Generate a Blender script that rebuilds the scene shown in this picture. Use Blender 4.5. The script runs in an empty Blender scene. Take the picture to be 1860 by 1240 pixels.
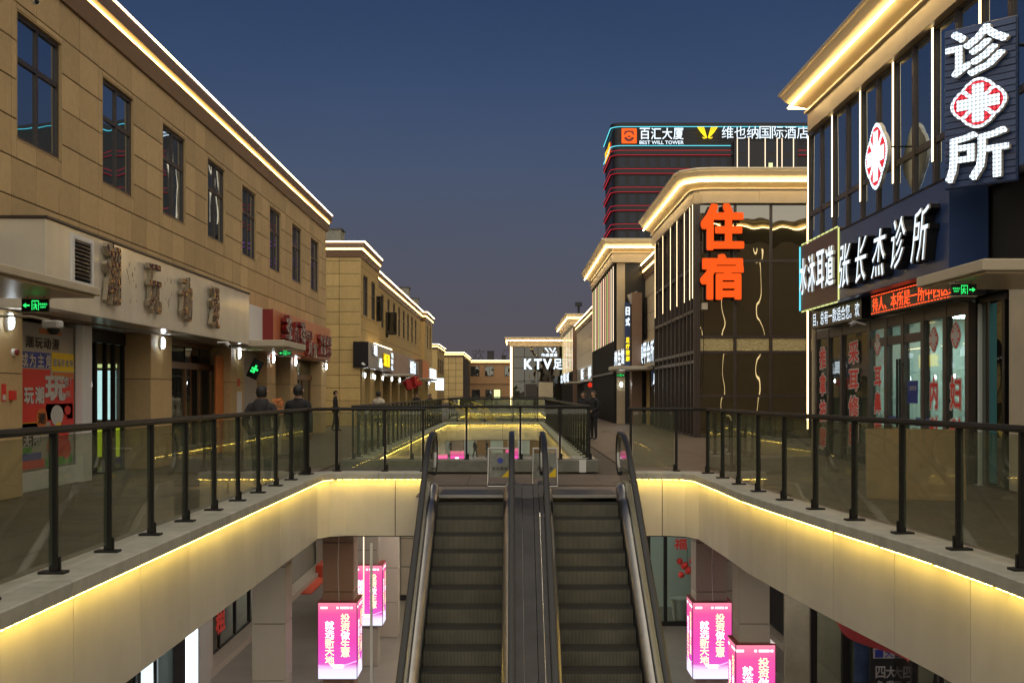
import bpy, bmesh, math, random
from math import radians as R, sin, cos, pi, tan
from mathutils import Vector, Matrix
from mathutils.geometry import tessellate_polygon
random.seed(7)
S = bpy.context.scene
C = S.collection

# ------------------------------------------------------------------ camera, sky, light, exposure
cd = bpy.data.cameras.new('camera'); cam = bpy.data.objects.new('camera', cd); C.objects.link(cam)
cam.location = (0, 0, 1.6); cam.rotation_euler = (R(90), 0, 0)
cd.sensor_width = 36; cd.lens = 38.7; cd.shift_y = 0.0505; cd.clip_end = 2000; cd.clip_start = .05
S.camera = cam
S.view_settings.view_transform = 'Standard'; S.view_settings.look = 'None'
S.view_settings.exposure = 0; S.view_settings.gamma = 1; S.view_settings.use_curve_mapping = False
wd = bpy.data.worlds.new('World'); S.world = wd; wd.use_nodes = True
wt = wd.node_tree; wt.nodes.clear()
wo = wt.nodes.new('ShaderNodeOutputWorld'); wb = wt.nodes.new('ShaderNodeBackground')
wc = wt.nodes.new('ShaderNodeTexCoord'); wx = wt.nodes.new('ShaderNodeSeparateXYZ'); wr = wt.nodes.new('ShaderNodeValToRGB')
wt.links.new(wc.outputs['Generated'], wx.inputs[0]); wt.links.new(wx.outputs['Z'], wr.inputs[0])
wn = wt.nodes.new('ShaderNodeTexNoise'); wn.inputs['Scale'].default_value = 2.2; wn.inputs['Detail'].default_value = 4   # thin uneven dusk haze
wm_ = wt.nodes.new('ShaderNodeMapping'); wm_.inputs['Scale'].default_value = (1, 1, 3.5); wt.links.new(wc.outputs['Generated'], wm_.inputs['Vector']); wt.links.new(wm_.outputs[0], wn.inputs['Vector'])
wq = wt.nodes.new('ShaderNodeMapRange'); wq.inputs['To Min'].default_value = .88; wq.inputs['To Max'].default_value = 1.12; wt.links.new(wn.outputs['Fac'], wq.inputs['Value'])
wv = wt.nodes.new('ShaderNodeVectorMath'); wv.operation = 'SCALE'; wt.links.new(wr.outputs[0], wv.inputs[0]); wt.links.new(wq.outputs[0], wv.inputs['Scale']); wt.links.new(wv.outputs[0], wb.inputs[0]); wt.links.new(wb.outputs[0], wo.inputs[0])
wb.inputs[1].default_value = 1.0
el = wr.color_ramp.elements
SKY = [(0.0, (.102, .089, .100)), (.05, (.099, .090, .106)), (.13, (.082, .092, .130)), (.20, (.062, .087, .150)), (.27, (.042, .071, .148)), (.36, (.024, .049, .117)), (.7, (.013, .026, .075)), (1.0, (.009, .018, .056))]
el[0].position, el[0].color = SKY[0][0], SKY[0][1] + (1,)
el[1].position, el[1].color = SKY[-1][0], SKY[-1][1] + (1,)
for p, c in SKY[1:-1]:
    e = el.new(p); e.color = c + (1,)
sl = bpy.data.lights.new('sun', 'SUN'); sun = bpy.data.objects.new('sun', sl); C.objects.link(sun)
sl.energy = 3.2; sl.angle = R(130); sl.color = (1, .91, .74)          # broad fill added in place of the unseen town glow, no hard shadow
sun.rotation_euler = Vector((.05, .62, -.8)).to_track_quat('-Z', 'Y').to_euler()
S.cycles.use_denoising = True; S.cycles.max_bounces = 8; S.cycles.transparent_max_bounces = 24
S.cycles.sample_clamp_indirect = 4.0
S.cycles.caustics_reflective = False; S.cycles.caustics_refractive = False

# ------------------------------------------------------------------ materials
def _new(name):
    m = bpy.data.materials.new(name); m.use_nodes = True
    nt = m.node_tree; nt.nodes.clear()
    return m, nt, nt.nodes.new('ShaderNodeOutputMaterial')
def N(nt, t, **k):
    n = nt.nodes.new('ShaderNode' + t)
    for a, v in k.items(): setattr(n, a, v)
    return n
def mat(name, base, rough=.5, metal=0, spec=.5, noise=None, var=0, bump=None, coat=0, streak=0):
    """noise=(scale, amount) tints by world position; var = tint per object; bump=(scale, strength)"""
    m, nt, out = _new(name); p = N(nt, 'BsdfPrincipled'); L = nt.links.new
    L(p.outputs[0], out.inputs[0])
    p.inputs['Base Color'].default_value = tuple(base) + (1,); p.inputs['Roughness'].default_value = rough
    p.inputs['Metallic'].default_value = metal; p.inputs['Specular IOR Level'].default_value = spec
    p.inputs['Coat Weight'].default_value = coat; p.inputs['Coat Roughness'].default_value = .08
    geo = N(nt, 'NewGeometry')
    if noise or var:
        val = None
        if noise:
            a = N(nt, 'TexNoise'); a.inputs['Scale'].default_value = noise[0]; a.inputs['Detail'].default_value = 6; a.inputs['Roughness'].default_value = .65
            L(geo.outputs['Position'], a.inputs['Vector'])
            r = N(nt, 'MapRange'); r.inputs['From Min'].default_value = .3; r.inputs['From Max'].default_value = .7
            r.inputs['To Min'].default_value = 1 - noise[1]; r.inputs['To Max'].default_value = 1 + noise[1] * .5
            L(a.outputs['Fac'], r.inputs['Value']); val = r.outputs[0]
        if streak:                                      # rain and dust runs, long in z
            mp = N(nt, 'Mapping'); mp.inputs['Scale'].default_value = (2.6, 2.6, .35); L(geo.outputs['Position'], mp.inputs['Vector'])
            a2 = N(nt, 'TexNoise'); a2.inputs['Scale'].default_value = 1; a2.inputs['Detail'].default_value = 5; L(mp.outputs[0], a2.inputs['Vector'])
            r3 = N(nt, 'MapRange'); r3.inputs['From Min'].default_value = .35; r3.inputs['From Max'].default_value = .62; r3.inputs['To Min'].default_value = 1 - streak; r3.inputs['To Max'].default_value = 1; L(a2.outputs['Fac'], r3.inputs['Value'])
            m3 = N(nt, 'Math', operation='MULTIPLY'); L(val, m3.inputs[0]); L(r3.outputs[0], m3.inputs[1]); val = m3.outputs[0]
        if var:
            oi = N(nt, 'ObjectInfo'); r2 = N(nt, 'MapRange'); r2.inputs['To Min'].default_value = 1 - var; r2.inputs['To Max'].default_value = 1 + var
            L(oi.outputs['Random'], r2.inputs['Value'])
            if val:
                mu = N(nt, 'Math', operation='MULTIPLY'); L(val, mu.inputs[0]); L(r2.outputs[0], mu.inputs[1]); val = mu.outputs[0]
            else: val = r2.outputs[0]
        vm = N(nt, 'VectorMath', operation='SCALE'); vm.inputs[0].default_value = base; L(val, vm.inputs['Scale']); L(vm.outputs[0], p.inputs['Base Color'])
    if bump:
        a = N(nt, 'TexNoise'); a.inputs['Scale'].default_value = bump[0]; a.inputs['Detail'].default_value = bump[2] if len(bump) > 2 else 3
        L(geo.outputs['Position'], a.inputs['Vector'])
        b = N(nt, 'Bump'); b.inputs['Strength'].default_value = bump[1]; b.inputs['Distance'].default_value = bump[3] if len(bump) > 3 else .02
        L(a.outputs['Fac'], b.inputs['Height']); L(b.outputs[0], p.inputs['Normal'])
    return m
def emit(name, col, s, sample=True, dots=None, grad=None):
    m, nt, out = _new(name); e = N(nt, 'Emission'); e.inputs[0].default_value = tuple(col) + (1,); e.inputs[1].default_value = s
    L = nt.links.new; L(e.outputs[0], out.inputs[0])
    if dots:                                            # separate diodes in a lamp face: (pitch, low)
        tc = N(nt, 'TexCoord'); v = N(nt, 'TexVoronoi'); v.inputs['Scale'].default_value = 1 / dots[0]; v.inputs['Randomness'].default_value = 0
        L(tc.outputs['Object'], v.inputs['Vector']); v.voronoi_dimensions = '2D'
        r = N(nt, 'MapRange'); r.inputs['From Min'].default_value = .2; r.inputs['From Max'].default_value = .5
        r.inputs['To Min'].default_value = s; r.inputs['To Max'].default_value = s * dots[1]
        L(v.outputs['Distance'], r.inputs['Value']); L(r.outputs[0], e.inputs[1])
    if grad:                                            # printed colour change on a light box along local z: list of (pos, colour)
        tc = N(nt, 'TexCoord'); sx = N(nt, 'SeparateXYZ'); r = N(nt, 'ValToRGB')
        L(tc.outputs['Object'], sx.inputs[0]); L(sx.outputs['Z'], r.inputs[0]); L(r.outputs[0], e.inputs[0])
        ee = r.color_ramp.elements
        ee[0].position, ee[0].color = grad[0][0], grad[0][1] + (1,); ee[1].position, ee[1].color = grad[-1][0], grad[-1][1] + (1,)
        for q, c in grad[1:-1]: ee.new(q).color = c + (1,)
    m.cycles.emission_sampling = 'AUTO' if sample else 'NONE'
    return m
def clear_glass(name, tint, refl=1.0, rough=.01, dust=0, dustcol=(.3, .32, .24)):
    m, nt, out = _new(name); L = nt.links.new
    t = N(nt, 'BsdfTransparent'); t.inputs[0].default_value = tuple(tint) + (1,)
    g = N(nt, 'BsdfGlossy'); g.inputs['Roughness'].default_value = rough
    f = N(nt, 'LayerWeight'); pw = N(nt, 'Math', operation='POWER'); pw.inputs[1].default_value = 4; L(f.outputs['Facing'], pw.inputs[0])
    mu = N(nt, 'MapRange'); mu.inputs['To Min'].default_value = .04 * refl; mu.inputs['To Max'].default_value = min(1, .75 * refl)
    L(pw.outputs[0], mu.inputs['Value']); x = N(nt, 'MixShader'); L(mu.outputs[0], x.inputs[0]); L(t.outputs[0], x.inputs[1]); L(g.outputs[0], x.inputs[2])
    if dust:                                            # a film of dust and finger marks on the pane
        d = N(nt, 'BsdfDiffuse'); d.inputs[0].default_value = tuple(dustcol) + (1,); geo = N(nt, 'NewGeometry'); a = N(nt, 'TexNoise'); a.inputs['Scale'].default_value = 2.5; a.inputs['Detail'].default_value = 5
        L(geo.outputs['Position'], a.inputs['Vector']); r = N(nt, 'MapRange'); r.inputs['From Min'].default_value = .3; r.inputs['From Max'].default_value = .7; r.inputs['To Min'].default_value = dust * .6; r.inputs['To Max'].default_value = dust * 1.4
        L(a.outputs['Fac'], r.inputs['Value']); x2 = N(nt, 'MixShader'); L(r.outputs[0], x2.inputs[0]); L(x.outputs[0], x2.inputs[1]); L(d.outputs[0], x2.inputs[2]); x = x2
    L(x.outputs[0], out.inputs[0])
    return m
def dark_glass(name, base, f0=.25, tint=(.9, .95, 1), bump=None, rough=.015):
    """coated window glass: dark behind, strongly mirroring; bump gives the slow waves of big panes"""
    m, nt, out = _new(name); L = nt.links.new
    d = N(nt, 'BsdfPrincipled'); d.inputs['Base Color'].default_value = tuple(base) + (1,); d.inputs['Roughness'].default_value = .3; d.inputs['Specular IOR Level'].default_value = 0
    g = N(nt, 'BsdfGlossy'); g.inputs[0].default_value = tuple(tint) + (1,); g.inputs['Roughness'].default_value = rough
    lw = N(nt, 'LayerWeight'); lw.inputs[0].default_value = .35
    r = N(nt, 'MapRange'); r.inputs['To Min'].default_value = f0; r.inputs['To Max'].default_value = 1
    L(lw.outputs['Facing'], r.inputs['Value'])
    pw = N(nt, 'Math', operation='POWER'); pw.inputs[1].default_value = 3; L(lw.outputs['Facing'], pw.inputs[0]); L(pw.outputs[0], r.inputs['Value'])
    x = N(nt, 'MixShader'); L(r.outputs[0], x.inputs[0]); L(d.outputs[0], x.inputs[1]); L(g.outputs[0], x.inputs[2]); L(x.outputs[0], out.inputs[0])
    if bump:
        geo = N(nt, 'NewGeometry'); a = N(nt, 'TexNoise'); a.inputs['Scale'].default_value = bump[0]; a.inputs['Detail'].default_value = 1
        mp = N(nt, 'Mapping'); mp.inputs['Scale'].default_value = (1, 1, bump[2] if len(bump) > 2 else 1); L(geo.outputs['Position'], mp.inputs['Vector']); L(mp.outputs[0], a.inputs['Vector']); b = N(nt, 'Bump'); b.inputs['Strength'].default_value = 1; b.inputs['Distance'].default_value = bump[1]
        L(a.outputs['Fac'], b.inputs['Height']); L(b.outputs[0], g.inputs['Normal'])
    return m
def ribbed(name, c1, c2, pitch, rough=.45, metal=.6):
    m, nt, out = _new(name); L = nt.links.new; p = N(nt, 'BsdfPrincipled'); L(p.outputs[0], out.inputs[0])
    p.inputs['Roughness'].default_value = rough; p.inputs['Metallic'].default_value = metal
    geo = N(nt, 'NewGeometry'); sx = N(nt, 'SeparateXYZ'); L(geo.outputs['Position'], sx.inputs[0])
    mu = N(nt, 'Math', operation='MULTIPLY'); mu.inputs[1].default_value = 2 * pi / pitch; L(sx.outputs['X'], mu.inputs[0])
    sn = N(nt, 'Math', operation='SINE'); L(mu.outputs[0], sn.inputs[0])
    r = N(nt, 'MapRange'); r.inputs['From Min'].default_value = -1; L(sn.outputs[0], r.inputs['Value'])
    nz = N(nt, 'TexNoise'); nz.inputs['Scale'].default_value = 3; nz.inputs['Detail'].default_value = 5; L(geo.outputs['Position'], nz.inputs['Vector'])
    mx = N(nt, 'MixRGB'); mx.inputs[1].default_value = tuple(c1) + (1,); mx.inputs[2].default_value = tuple(c2) + (1,); L(r.outputs[0], mx.inputs[0])
    m2 = N(nt, 'MixRGB', blend_type='MULTIPLY'); m2.inputs[0].default_value = .6; L(mx.outputs[0], m2.inputs[1]); L(nz.outputs['Fac'], m2.inputs[2]); L(m2.outputs[0], p.inputs['Base Color'])
    b = N(nt, 'Bump'); b.inputs['Distance'].default_value = .004; b.inputs['Strength'].default_value = .6; L(r.outputs[0], b.inputs['Height']); L(b.outputs[0], p.inputs['Normal'])
    return m

def crinkle_glints(name, c1, c2, sc):  # dark and bright flecks painted in place of surroundings mirrored in the metal
    m, nt, out = _new(name); L = nt.links.new; p = N(nt, 'BsdfPrincipled'); L(p.outputs[0], out.inputs[0]); p.inputs['Metallic'].default_value = .35; p.inputs['Roughness'].default_value = .2
    geo = N(nt, 'NewGeometry'); a = N(nt, 'TexNoise'); a.inputs['Scale'].default_value = sc; a.inputs['Detail'].default_value = 3; a.inputs['Distortion'].default_value = 1.5; L(geo.outputs['Position'], a.inputs['Vector'])
    r = N(nt, 'ValToRGB'); L(a.outputs['Fac'], r.inputs[0]); e = r.color_ramp.elements; e[0].position, e[0].color = .50, tuple(c1) + (1,); e[1].position, e[1].color = .60, tuple(c2) + (1,); L(r.outputs[0], p.inputs['Base Color'])
    b = N(nt, 'Bump'); b.inputs['Strength'].default_value = 1; b.inputs['Distance'].default_value = .10; L(a.outputs['Fac'], b.inputs['Height']); L(b.outputs[0], p.inputs['Normal'])
    return m

M = {}
M['stone'] = mat('tan_stone_panel', (.54, .385, .19), .62, noise=(9, .10), var=.12, streak=.04, bump=(60, .15, 4, .003))
M['stone2'] = mat('ochre_stone_panel', (.51, .355, .135), .62, noise=(7, .10), var=.10, streak=.08)
M['brown_stone'] = mat('brown_stone_panel', (.34, .19, .08), .6, noise=(2, .12), var=.06)
M['joint'] = mat('dark_panel_joint', (.03, .022, .014), .9)
M['brown_metal'] = mat('brown_cornice_metal', (.20, .12, .075), .4, noise=(4, .12))
M['cream'] = mat('cream_sign_panel', (.70, .64, .52), .22, streak=.08, noise=(1.2, .10), coat=.3)
M['cream_matt'] = mat('cream_painted_metal', (.50, .44, .33), .45, noise=(2, .1))
M['beige'] = mat('beige_cornice_panel', (.52, .42, .27), .38, noise=(1.5, .1), var=.04)
M['cove'] = mat('pale_cove_panel', (.66, .55, .36), .30, noise=(1.5, .08))
M['fascia'] = mat('white_fascia_panel', (.60, .585, .54), .36, noise=(1.1, .10), var=.06, streak=.07, bump=(1.2, .25, 2, .02))
M['coping'] = mat('pale_coping_stone', (.46, .45, .39), .5, noise=(5, .2), var=.07)
M['concrete'] = mat('grey_concrete', (.20, .20, .17), .8, noise=(4, .3), bump=(30, .3, 5, .01))
M['dark'] = mat('black_bronze_metal', (.014, .013, .011), .5, spec=.3, noise=(6, .2))
M['frame'] = mat('brown_window_frame', (.05, .036, .028), .38, noise=(3, .15))
M['copper'] = mat('copper_door_frame', (.22, .11, .05), .35, metal=.6, noise=(3, .2))
M['void'] = mat('dark_interior', (.012, .011, .010), .9)
M['interior'] = mat('shop_interior_wall', (.22, .20, .16), .8, noise=(1, .2))
M['white'] = mat('white_plastic', (.72, .72, .70), .4)
M['steel'] = mat('brushed_steel', (.42, .40, .37), .3, metal=1, noise=(3, .15), bump=(3, .2, 2, .01))
M['steel_dark'] = mat('worn_grey_cover', (.07, .066, .07), .46, metal=.5, noise=(3, .25), bump=(2, .2, 2, .01))
M['rubber'] = mat('black_handrail_rubber', (.012, .012, .012), .38, noise=(8, .2))
M['tile'] = mat('grey_brown_paving', (.125, .094, .068), .5, noise=(1.6, .28), var=.10, bump=(25, .12, 4, .006))
M['landing'] = mat('landing_screed', (.19, .155, .13), .55, noise=(2, .25))
M['deck'] = mat('screed_under_paving', (.10, .08, .06), .9, noise=(2, .2))
M['floor'] = mat('grey_hall_floor', (.20, .18, .155), .32, noise=(.9, .25), bump=(12, .1, 4, .006))
M['ceiling'] = mat('grey_hall_ceiling', (.40, .38, .34), .8, noise=(1, .15))
M['granite'] = mat('speckled_granite', (.40, .345, .275), .5, noise=(70, .22), var=.04)
M['pink_granite'] = mat('pinkish_granite', (.40, .24, .17), .5, noise=(70, .22), var=.04)
M['paper_blue'] = mat('pale_notice_paper', (.24, .25, .22), .5, noise=(9, .4))
M['step'] = ribbed('ribbed_step_metal', (.33, .315, .25), (.065, .062, .05), .018)
M['tread'] = mat('step_tread_metal', (.020, .019, .015), .7, metal=.2, noise=(6, .3))
M['rail_glass'] = clear_glass('railing_glass', (.85, .87, .79), .9, dust=.10, dustcol=(.27, .30, .22))
M['rail_glass_far'] = clear_glass('far_railing_glass', (.88, .90, .82), .8, dust=.03)
M['esc_glass'] = clear_glass('escalator_glass', (.90, .92, .88), .8)
M['shop_glass'] = clear_glass('shop_glass', (.82, .86, .82), 1.3)
M['win'] = dark_glass('window_glass', (.012, .016, .022), .55, (.80, .88, .95), bump=(.8, .006))
M['curtain'] = dark_glass('facade_glass', (.020, .017, .012), .11, (.85, .85, .80), bump=(.8, .022))
M['curtain_front'] = dark_glass('front_facade_glass', (.034, .028, .014), .26, (.95, .92, .80), bump=(1.0, .026, .55))
M['shopdark'] = dark_glass('dark_shop_glass', (.03, .03, .025), .14, (.9, .95, .9), bump=(.8, .02))
M['tower_glass'] = dark_glass('tower_glass', (.006, .006, .010), .04, (.7, .75, .9))
M['tower'] = mat('tower_dark_cladding', (.005, .005, .007), .5, noise=(.15, .3))
M['tower_band'] = mat('tower_grey_band', (.008, .007, .010), .5)
M['navy'] = mat('navy_sign_panel', (.026, .058, .17), .34, coat=.1, noise=(1, .2))
M['brown_sign'] = mat('brown_sign_panel', (.10, .035, .022), .35, noise=(1.5, .2))
M['black'] = mat('black_sign_panel', (.008, .008, .009), .3)
M['red_board'] = mat('orange_red_sign_panel', (.52, .15, .065), .35, noise=(2, .15))
M['red_dark'] = mat('dark_red_sign_side', (.20, .012, .008), .4)
M['grey_board'] = mat('grey_sign_panel', (.38, .36, .32), .4)
M['pink_board'] = mat('pinkish_beige_board', (.42, .30, .24), .5, noise=(3, .15))
M['gold_glints'] = crinkle_glints('crinkled_gold_painted_glints', (.09, .018, .004), (1.0, .56, .13), 10)
M['chrome'] = crinkle_glints('crinkled_chrome_painted_glints', (.16, .10, .08), (1.0, .92, .84), 12)
M['return'] = mat('cream_letter_side', (.30, .25, .17), .5)
M['red_flag'] = mat('red_cloth', (.42, .02, .018), .75, noise=(5, .15))
M['yellow'] = mat('yellow_print', (.85, .60, .02), .6)
M['wood'] = mat('bare_plywood', (.34, .23, .11), .7, noise=(3, .2))
M['pot'] = mat('terracotta_pot', (.28, .05, .03), .6)
M['leaf'] = mat('pale_leaves', (.10, .13, .05), .6, var=.2)
M['skin'] = mat('skin', (.42, .25, .17), .55)
M['hair'] = mat('black_hair', (.010, .009, .008), .6)
M['coat_black'] = mat('black_coat_cloth', (.013, .013, .016), .85, noise=(14, .3))
M['coat_grey'] = mat('dark_grey_down_coat', (.022, .021, .024), .8, noise=(14, .3))
M['coat_white'] = mat('cream_jacket_cloth', (.55, .50, .40), .8, noise=(14, .15))
M['coat_red'] = mat('maroon_jacket_cloth', (.10, .02, .02), .8)
M['trouser'] = mat('black_trouser_cloth', (.012, .012, .014), .85)
M['shoe'] = mat('black_shoe', (.010, .010, .010), .5)
M['print_red'] = mat('red_print', (.66, .035, .025), .5)
M['print_white'] = mat('white_print', (.55, .53, .50), .5)
M['print_blue'] = mat('blue_print', (.04, .06, .38), .5)
M['poster_blue'] = mat('dull_blue_poster', (.06, .11, .22), .5, noise=(4, .4))
M['print_green'] = mat('green_print', (.10, .34, .05), .5)
M['print_orange'] = mat('orange_print', (.60, .17, .03), .5)
M['print_black'] = mat('black_print', (.012, .012, .014), .5)
M['print_deep_blue'] = mat('deep_blue_sticker', (.03, .05, .25), .5)
M['curtain_cloth'] = mat('grey_curtain_cloth', (.25, .22, .15), .9, noise=(2, .2))
M['teal'] = mat('teal_curtain_cloth', (.03, .14, .16), .8)
M['carpet'] = mat('red_carpet', (.50, .06, .02), .9)
M['gold_wall'] = mat('gold_leaf_band', (.50, .40, .18), .45, bump=(14, .9, 3, .05), noise=(10, .3))
WARM = (1.0, .66, .24)
M['led_edge'] = emit('warm_led_edge', (1, .66, .13), 50)
M['led_cove'] = emit('warm_led_cove', (1, .70, .30), 22)
M['led_line'] = emit('warm_led_line', (1, .74, .38), 12)
M['led_amber'] = emit('amber_led_line', (1, .60, .16), 11)
M['led_vert'] = emit('warm_led_tube', (1, .74, .38), 4.5)
M['led_pink'] = emit('rose_led_tube', (1, .50, .34), 1.3, False)
M['led_lime'] = emit('lime_led_tube', (.80, .85, .30), 1.1, False)
M['led_pale'] = emit('pale_led_tube', (1, .80, .55), 1.6, False)
M['lamp'] = emit('cool_lamp_face', (.86, .96, 1), 34)
M['lamp_dim'] = emit('cool_lamp_side', (.8, .92, 1), 2.2, False)
M['text_white'] = emit('white_letter_light', (.78, .90, 1), 1.5, False)
M['text_dot'] = emit('white_diode_letter', (.80, .92, 1), 3.0, False, dots=(.062, .22))
M['text_reddot'] = emit('red_diode_field', (1, .05, .07), 1.5, False, dots=(.062, .25))
M['text_red'] = emit('orange_red_letter_light', (1, .10, .012), 1.15, False)
M['text_redled'] = emit('red_diode_text', (1, .085, .02), 2.0, False)
M['text_green'] = emit('green_sign_light', (.03, .85, .16), 1.5, False)
M['text_yellow'] = emit('yellow_letter_light', (1, .70, .02), 1.6, False)
M['text_cyan'] = emit('cyan_led_line', (.15, .80, .95), 1.3, False)
M['red_line'] = emit('red_led_line', (.80, .035, .06), .75, False)
M['violet_line'] = emit('violet_led_line', (.50, .10, .75), .9, False)
M['orange_panel'] = emit('orange_seal_light', (1, .13, .02), 1.3, False)
MAG = [(0, (.80, .85, 1)), (.12, (.9, .75, 1)), (.2, (.75, .10, .55)), (.5, (.80, .07, .42)), (.85, (.85, .10, .35)), (1, (.9, .25, .35))]
M['magenta'] = emit('magenta_light_box', (1, .1, .5), 1.2, True, grad=MAG)
M['lantern_red'] = emit('red_lantern_glow', (1, .05, .02), .7, False)
M['board_white'] = emit('white_light_board', (.75, .92, 1), 5)
M['board_print'] = emit('white_board_print', (.3, .5, .6), .5, False)
M['room_light'] = emit('shop_ceiling_light', (.72, 1, .95), 45)
M['room_light_dim'] = emit('dim_shop_light', (.6, 1, .9), 7)
M['hall_light'] = emit('hall_ceiling_light', (1, .95, .88), 190)
M['hall_light_far'] = emit('hall_ceiling_light_far', (1, .95, .86), 650)
M['poster_glow'] = emit('lit_poster', (.72, .80, .35), 1.6)
M['poster_glow2'] = emit('lit_screen', (.55, .85, .9), 2.0)
M['poster_glow3'] = emit('dim_green_picture', (.20, .42, .26), .35)
M['lime_box'] = emit('lime_light_base', (.62, .75, .01), 1.0)
M['room_wall'] = mat('white_room_wall', (.60, .66, .62), .7)

# ------------------------------------------------------------------ geometry helpers
class MB:
    def __init__(s): s.v = []; s.f = []; s.m = []
    def face(s, pts, mi=0):
        b = len(s.v); s.v += [tuple(p) for p in pts]; s.f.append(tuple(range(b, b + len(pts)))); s.m.append(mi); return s
    def box(s, x0, x1, y0, y1, z0, z1, mi=0):
        b = len(s.v); s.v += [(x, y, z) for z in (z0, z1) for y in (y0, y1) for x in (x0, x1)]
        for q in ((0, 2, 3, 1), (4, 5, 7, 6), (0, 1, 5, 4), (2, 6, 7, 3), (0, 4, 6, 2), (1, 3, 7, 5)):
            s.f.append(tuple(b + i for i in q)); s.m.append(mi)
        return s
    def ring(s, rings, closed=True, caps=True, mi=0):
        b = len(s.v); n = len(rings[0])
        for r in rings: s.v += [tuple(p) for p in r]
        for i in range(len(rings) - 1):
            for j in range(n if closed else n - 1):
                k = (j + 1) % n; s.f.append((b + i * n + j, b + i * n + k, b + (i + 1) * n + k, b + (i + 1) * n + j)); s.m.append(mi)
        if caps and closed:
            s.f.append(tuple(b + j for j in range(n))[::-1]); s.m.append(mi)
            e = b + (len(rings) - 1) * n; s.f.append(tuple(e + j for j in range(n))); s.m.append(mi)
        return s
    def tube(s, path, r, n=8, mi=0):
        P = [Vector(p) for p in path]; rs = []
        for i, p in enumerate(P):
            t = (P[min(i + 1, len(P) - 1)] - P[max(i - 1, 0)]).normalized()
            a = Vector((0, 0, 1)) if abs(t.z) < .9 else Vector((1, 0, 0))
            u = t.cross(a).normalized(); w = u.cross(t); rr = r[i] if isinstance(r, (list, tuple)) else r
            rs.append([p + (u * cos(2 * pi * k / n) + w * sin(2 * pi * k / n)) * rr for k in range(n)])
        return s.ring(rs, mi=mi)
    def sweep(s, path, prof, mi=0, caps=True, closed=True):
        """path [(x,y)], prof [(o,z)], o to the right of travel"""
        rs = []
        for i, p in enumerate(path):
            n = mitre(path, i); rs.append([(p[0] + n[0] * o, p[1] + n[1] * o, z) for o, z in prof])
        return s.ring(rs, closed, caps, mi)
    def prism(s, pts, z0, z1, mi=0): return s.ring([[(x, y, z0) for x, y in pts], [(x, y, z1) for x, y in pts]], mi=mi)
    def mb(s, o, pc, u0, u1, z0, z1, o0, o1, mi=0):
        """box on a facade: o = 'L' faces +x, 'R' faces -x, 'F' faces the camera, 'B' away"""
        if o == 'L': return s.box(pc + o0, pc + o1, u0, u1, z0, z1, mi)
        if o == 'R': return s.box(pc - o1, pc - o0, u0, u1, z0, z1, mi)
        if o == 'B': return s.box(u0, u1, pc + o0, pc + o1, z0, z1, mi)
        return s.box(u0, u1, pc - o1, pc - o0, z0, z1, mi)
def mitre(path, i):
    p = [Vector(q[:2]) for q in path]
    d0 = (p[i] - p[i - 1]).normalized() if i > 0 else (p[1] - p[0]).normalized()
    d1 = (p[i + 1] - p[i]).normalized() if i < len(p) - 1 else d0
    n0 = Vector((d0.y, -d0.x)); n1 = Vector((d1.y, -d1.x)); n = (n0 + n1)
    if n.length < 1e-6: return n0
    n.normalize(); return n / max(.3, n.dot(n0))
def at(o, pc, u, z, off=0):
    return {'L': (pc + off, u, z), 'R': (pc - off, u, z), 'F': (u, pc - off, z), 'B': (u, pc + off, z)}[o]
BAS = {'L': Matrix(((0, 0, 1), (1, 0, 0), (0, 1, 0))), 'R': Matrix(((0, 0, -1), (-1, 0, 0), (0, 1, 0))), 'F': Matrix(((1, 0, 0), (0, 0, -1), (0, 1, 0)))}
def basis(o, rz=0):
    b = BAS[o] if isinstance(o, str) else o
    return (Matrix.Rotation(rz, 3, 'Z') @ b).to_4x4()
W = {}
def mesh(name, b, mats, smooth=False, bevel=0):
    me = bpy.data.meshes.new(name); me.from_pydata(b.v, [], b.f)
    for m in (mats if isinstance(mats, (list, tuple)) else [mats]): me.materials.append(M[m] if isinstance(m, str) else m)
    for p, i in zip(me.polygons, b.m): p.material_index = i
    bm = bmesh.new(); bm.from_mesh(me); bmesh.ops.recalc_face_normals(bm, faces=bm.faces)
    if bevel: bmesh.ops.bevel(bm, geom=[e for e in bm.edges if len(e.link_faces) == 2 and e.calc_face_angle(0) > .6], offset=bevel, segments=1, affect='EDGES', clamp_overlap=True)
    if smooth:
        for f in bm.faces: f.smooth = True
        for e in bm.edges:
            if len(e.link_faces) == 2 and e.calc_face_angle(0) > .7: e.smooth = False
    bm.to_mesh(me); bm.free(); return me
def link(name, me, parent=None, world=None):
    o = bpy.data.objects.new(name, me); C.objects.link(o); w = world or Matrix(); W[o.name] = w
    if parent:
        o.parent = parent; o.matrix_local = W[parent.name].inverted() @ w
    else: o.matrix_local = w
    return o
def ob(name, b, mats, parent=None, kind=None, smooth=False, bevel=0, label=None, world=None):
    o = link(name, mesh(name, b, mats, smooth, bevel), parent, world)
    if kind: o['kind'] = kind
    if label: o['label'] = label
    return o
def tag(o, label, cat, group=None):
    o['label'] = label; o['category'] = cat
    if group: o['group'] = group
    return o
def thing(name, label, cat, loc=(0, 0, 0), group=None, rz=0):
    w = Matrix.Translation(loc) @ Matrix.Rotation(rz, 4, 'Z')
    return tag(link(name, None, None, w), label, cat, group)
def struct(name, b, mats, **k): return ob(name, b, mats, kind='structure', **k)
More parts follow.
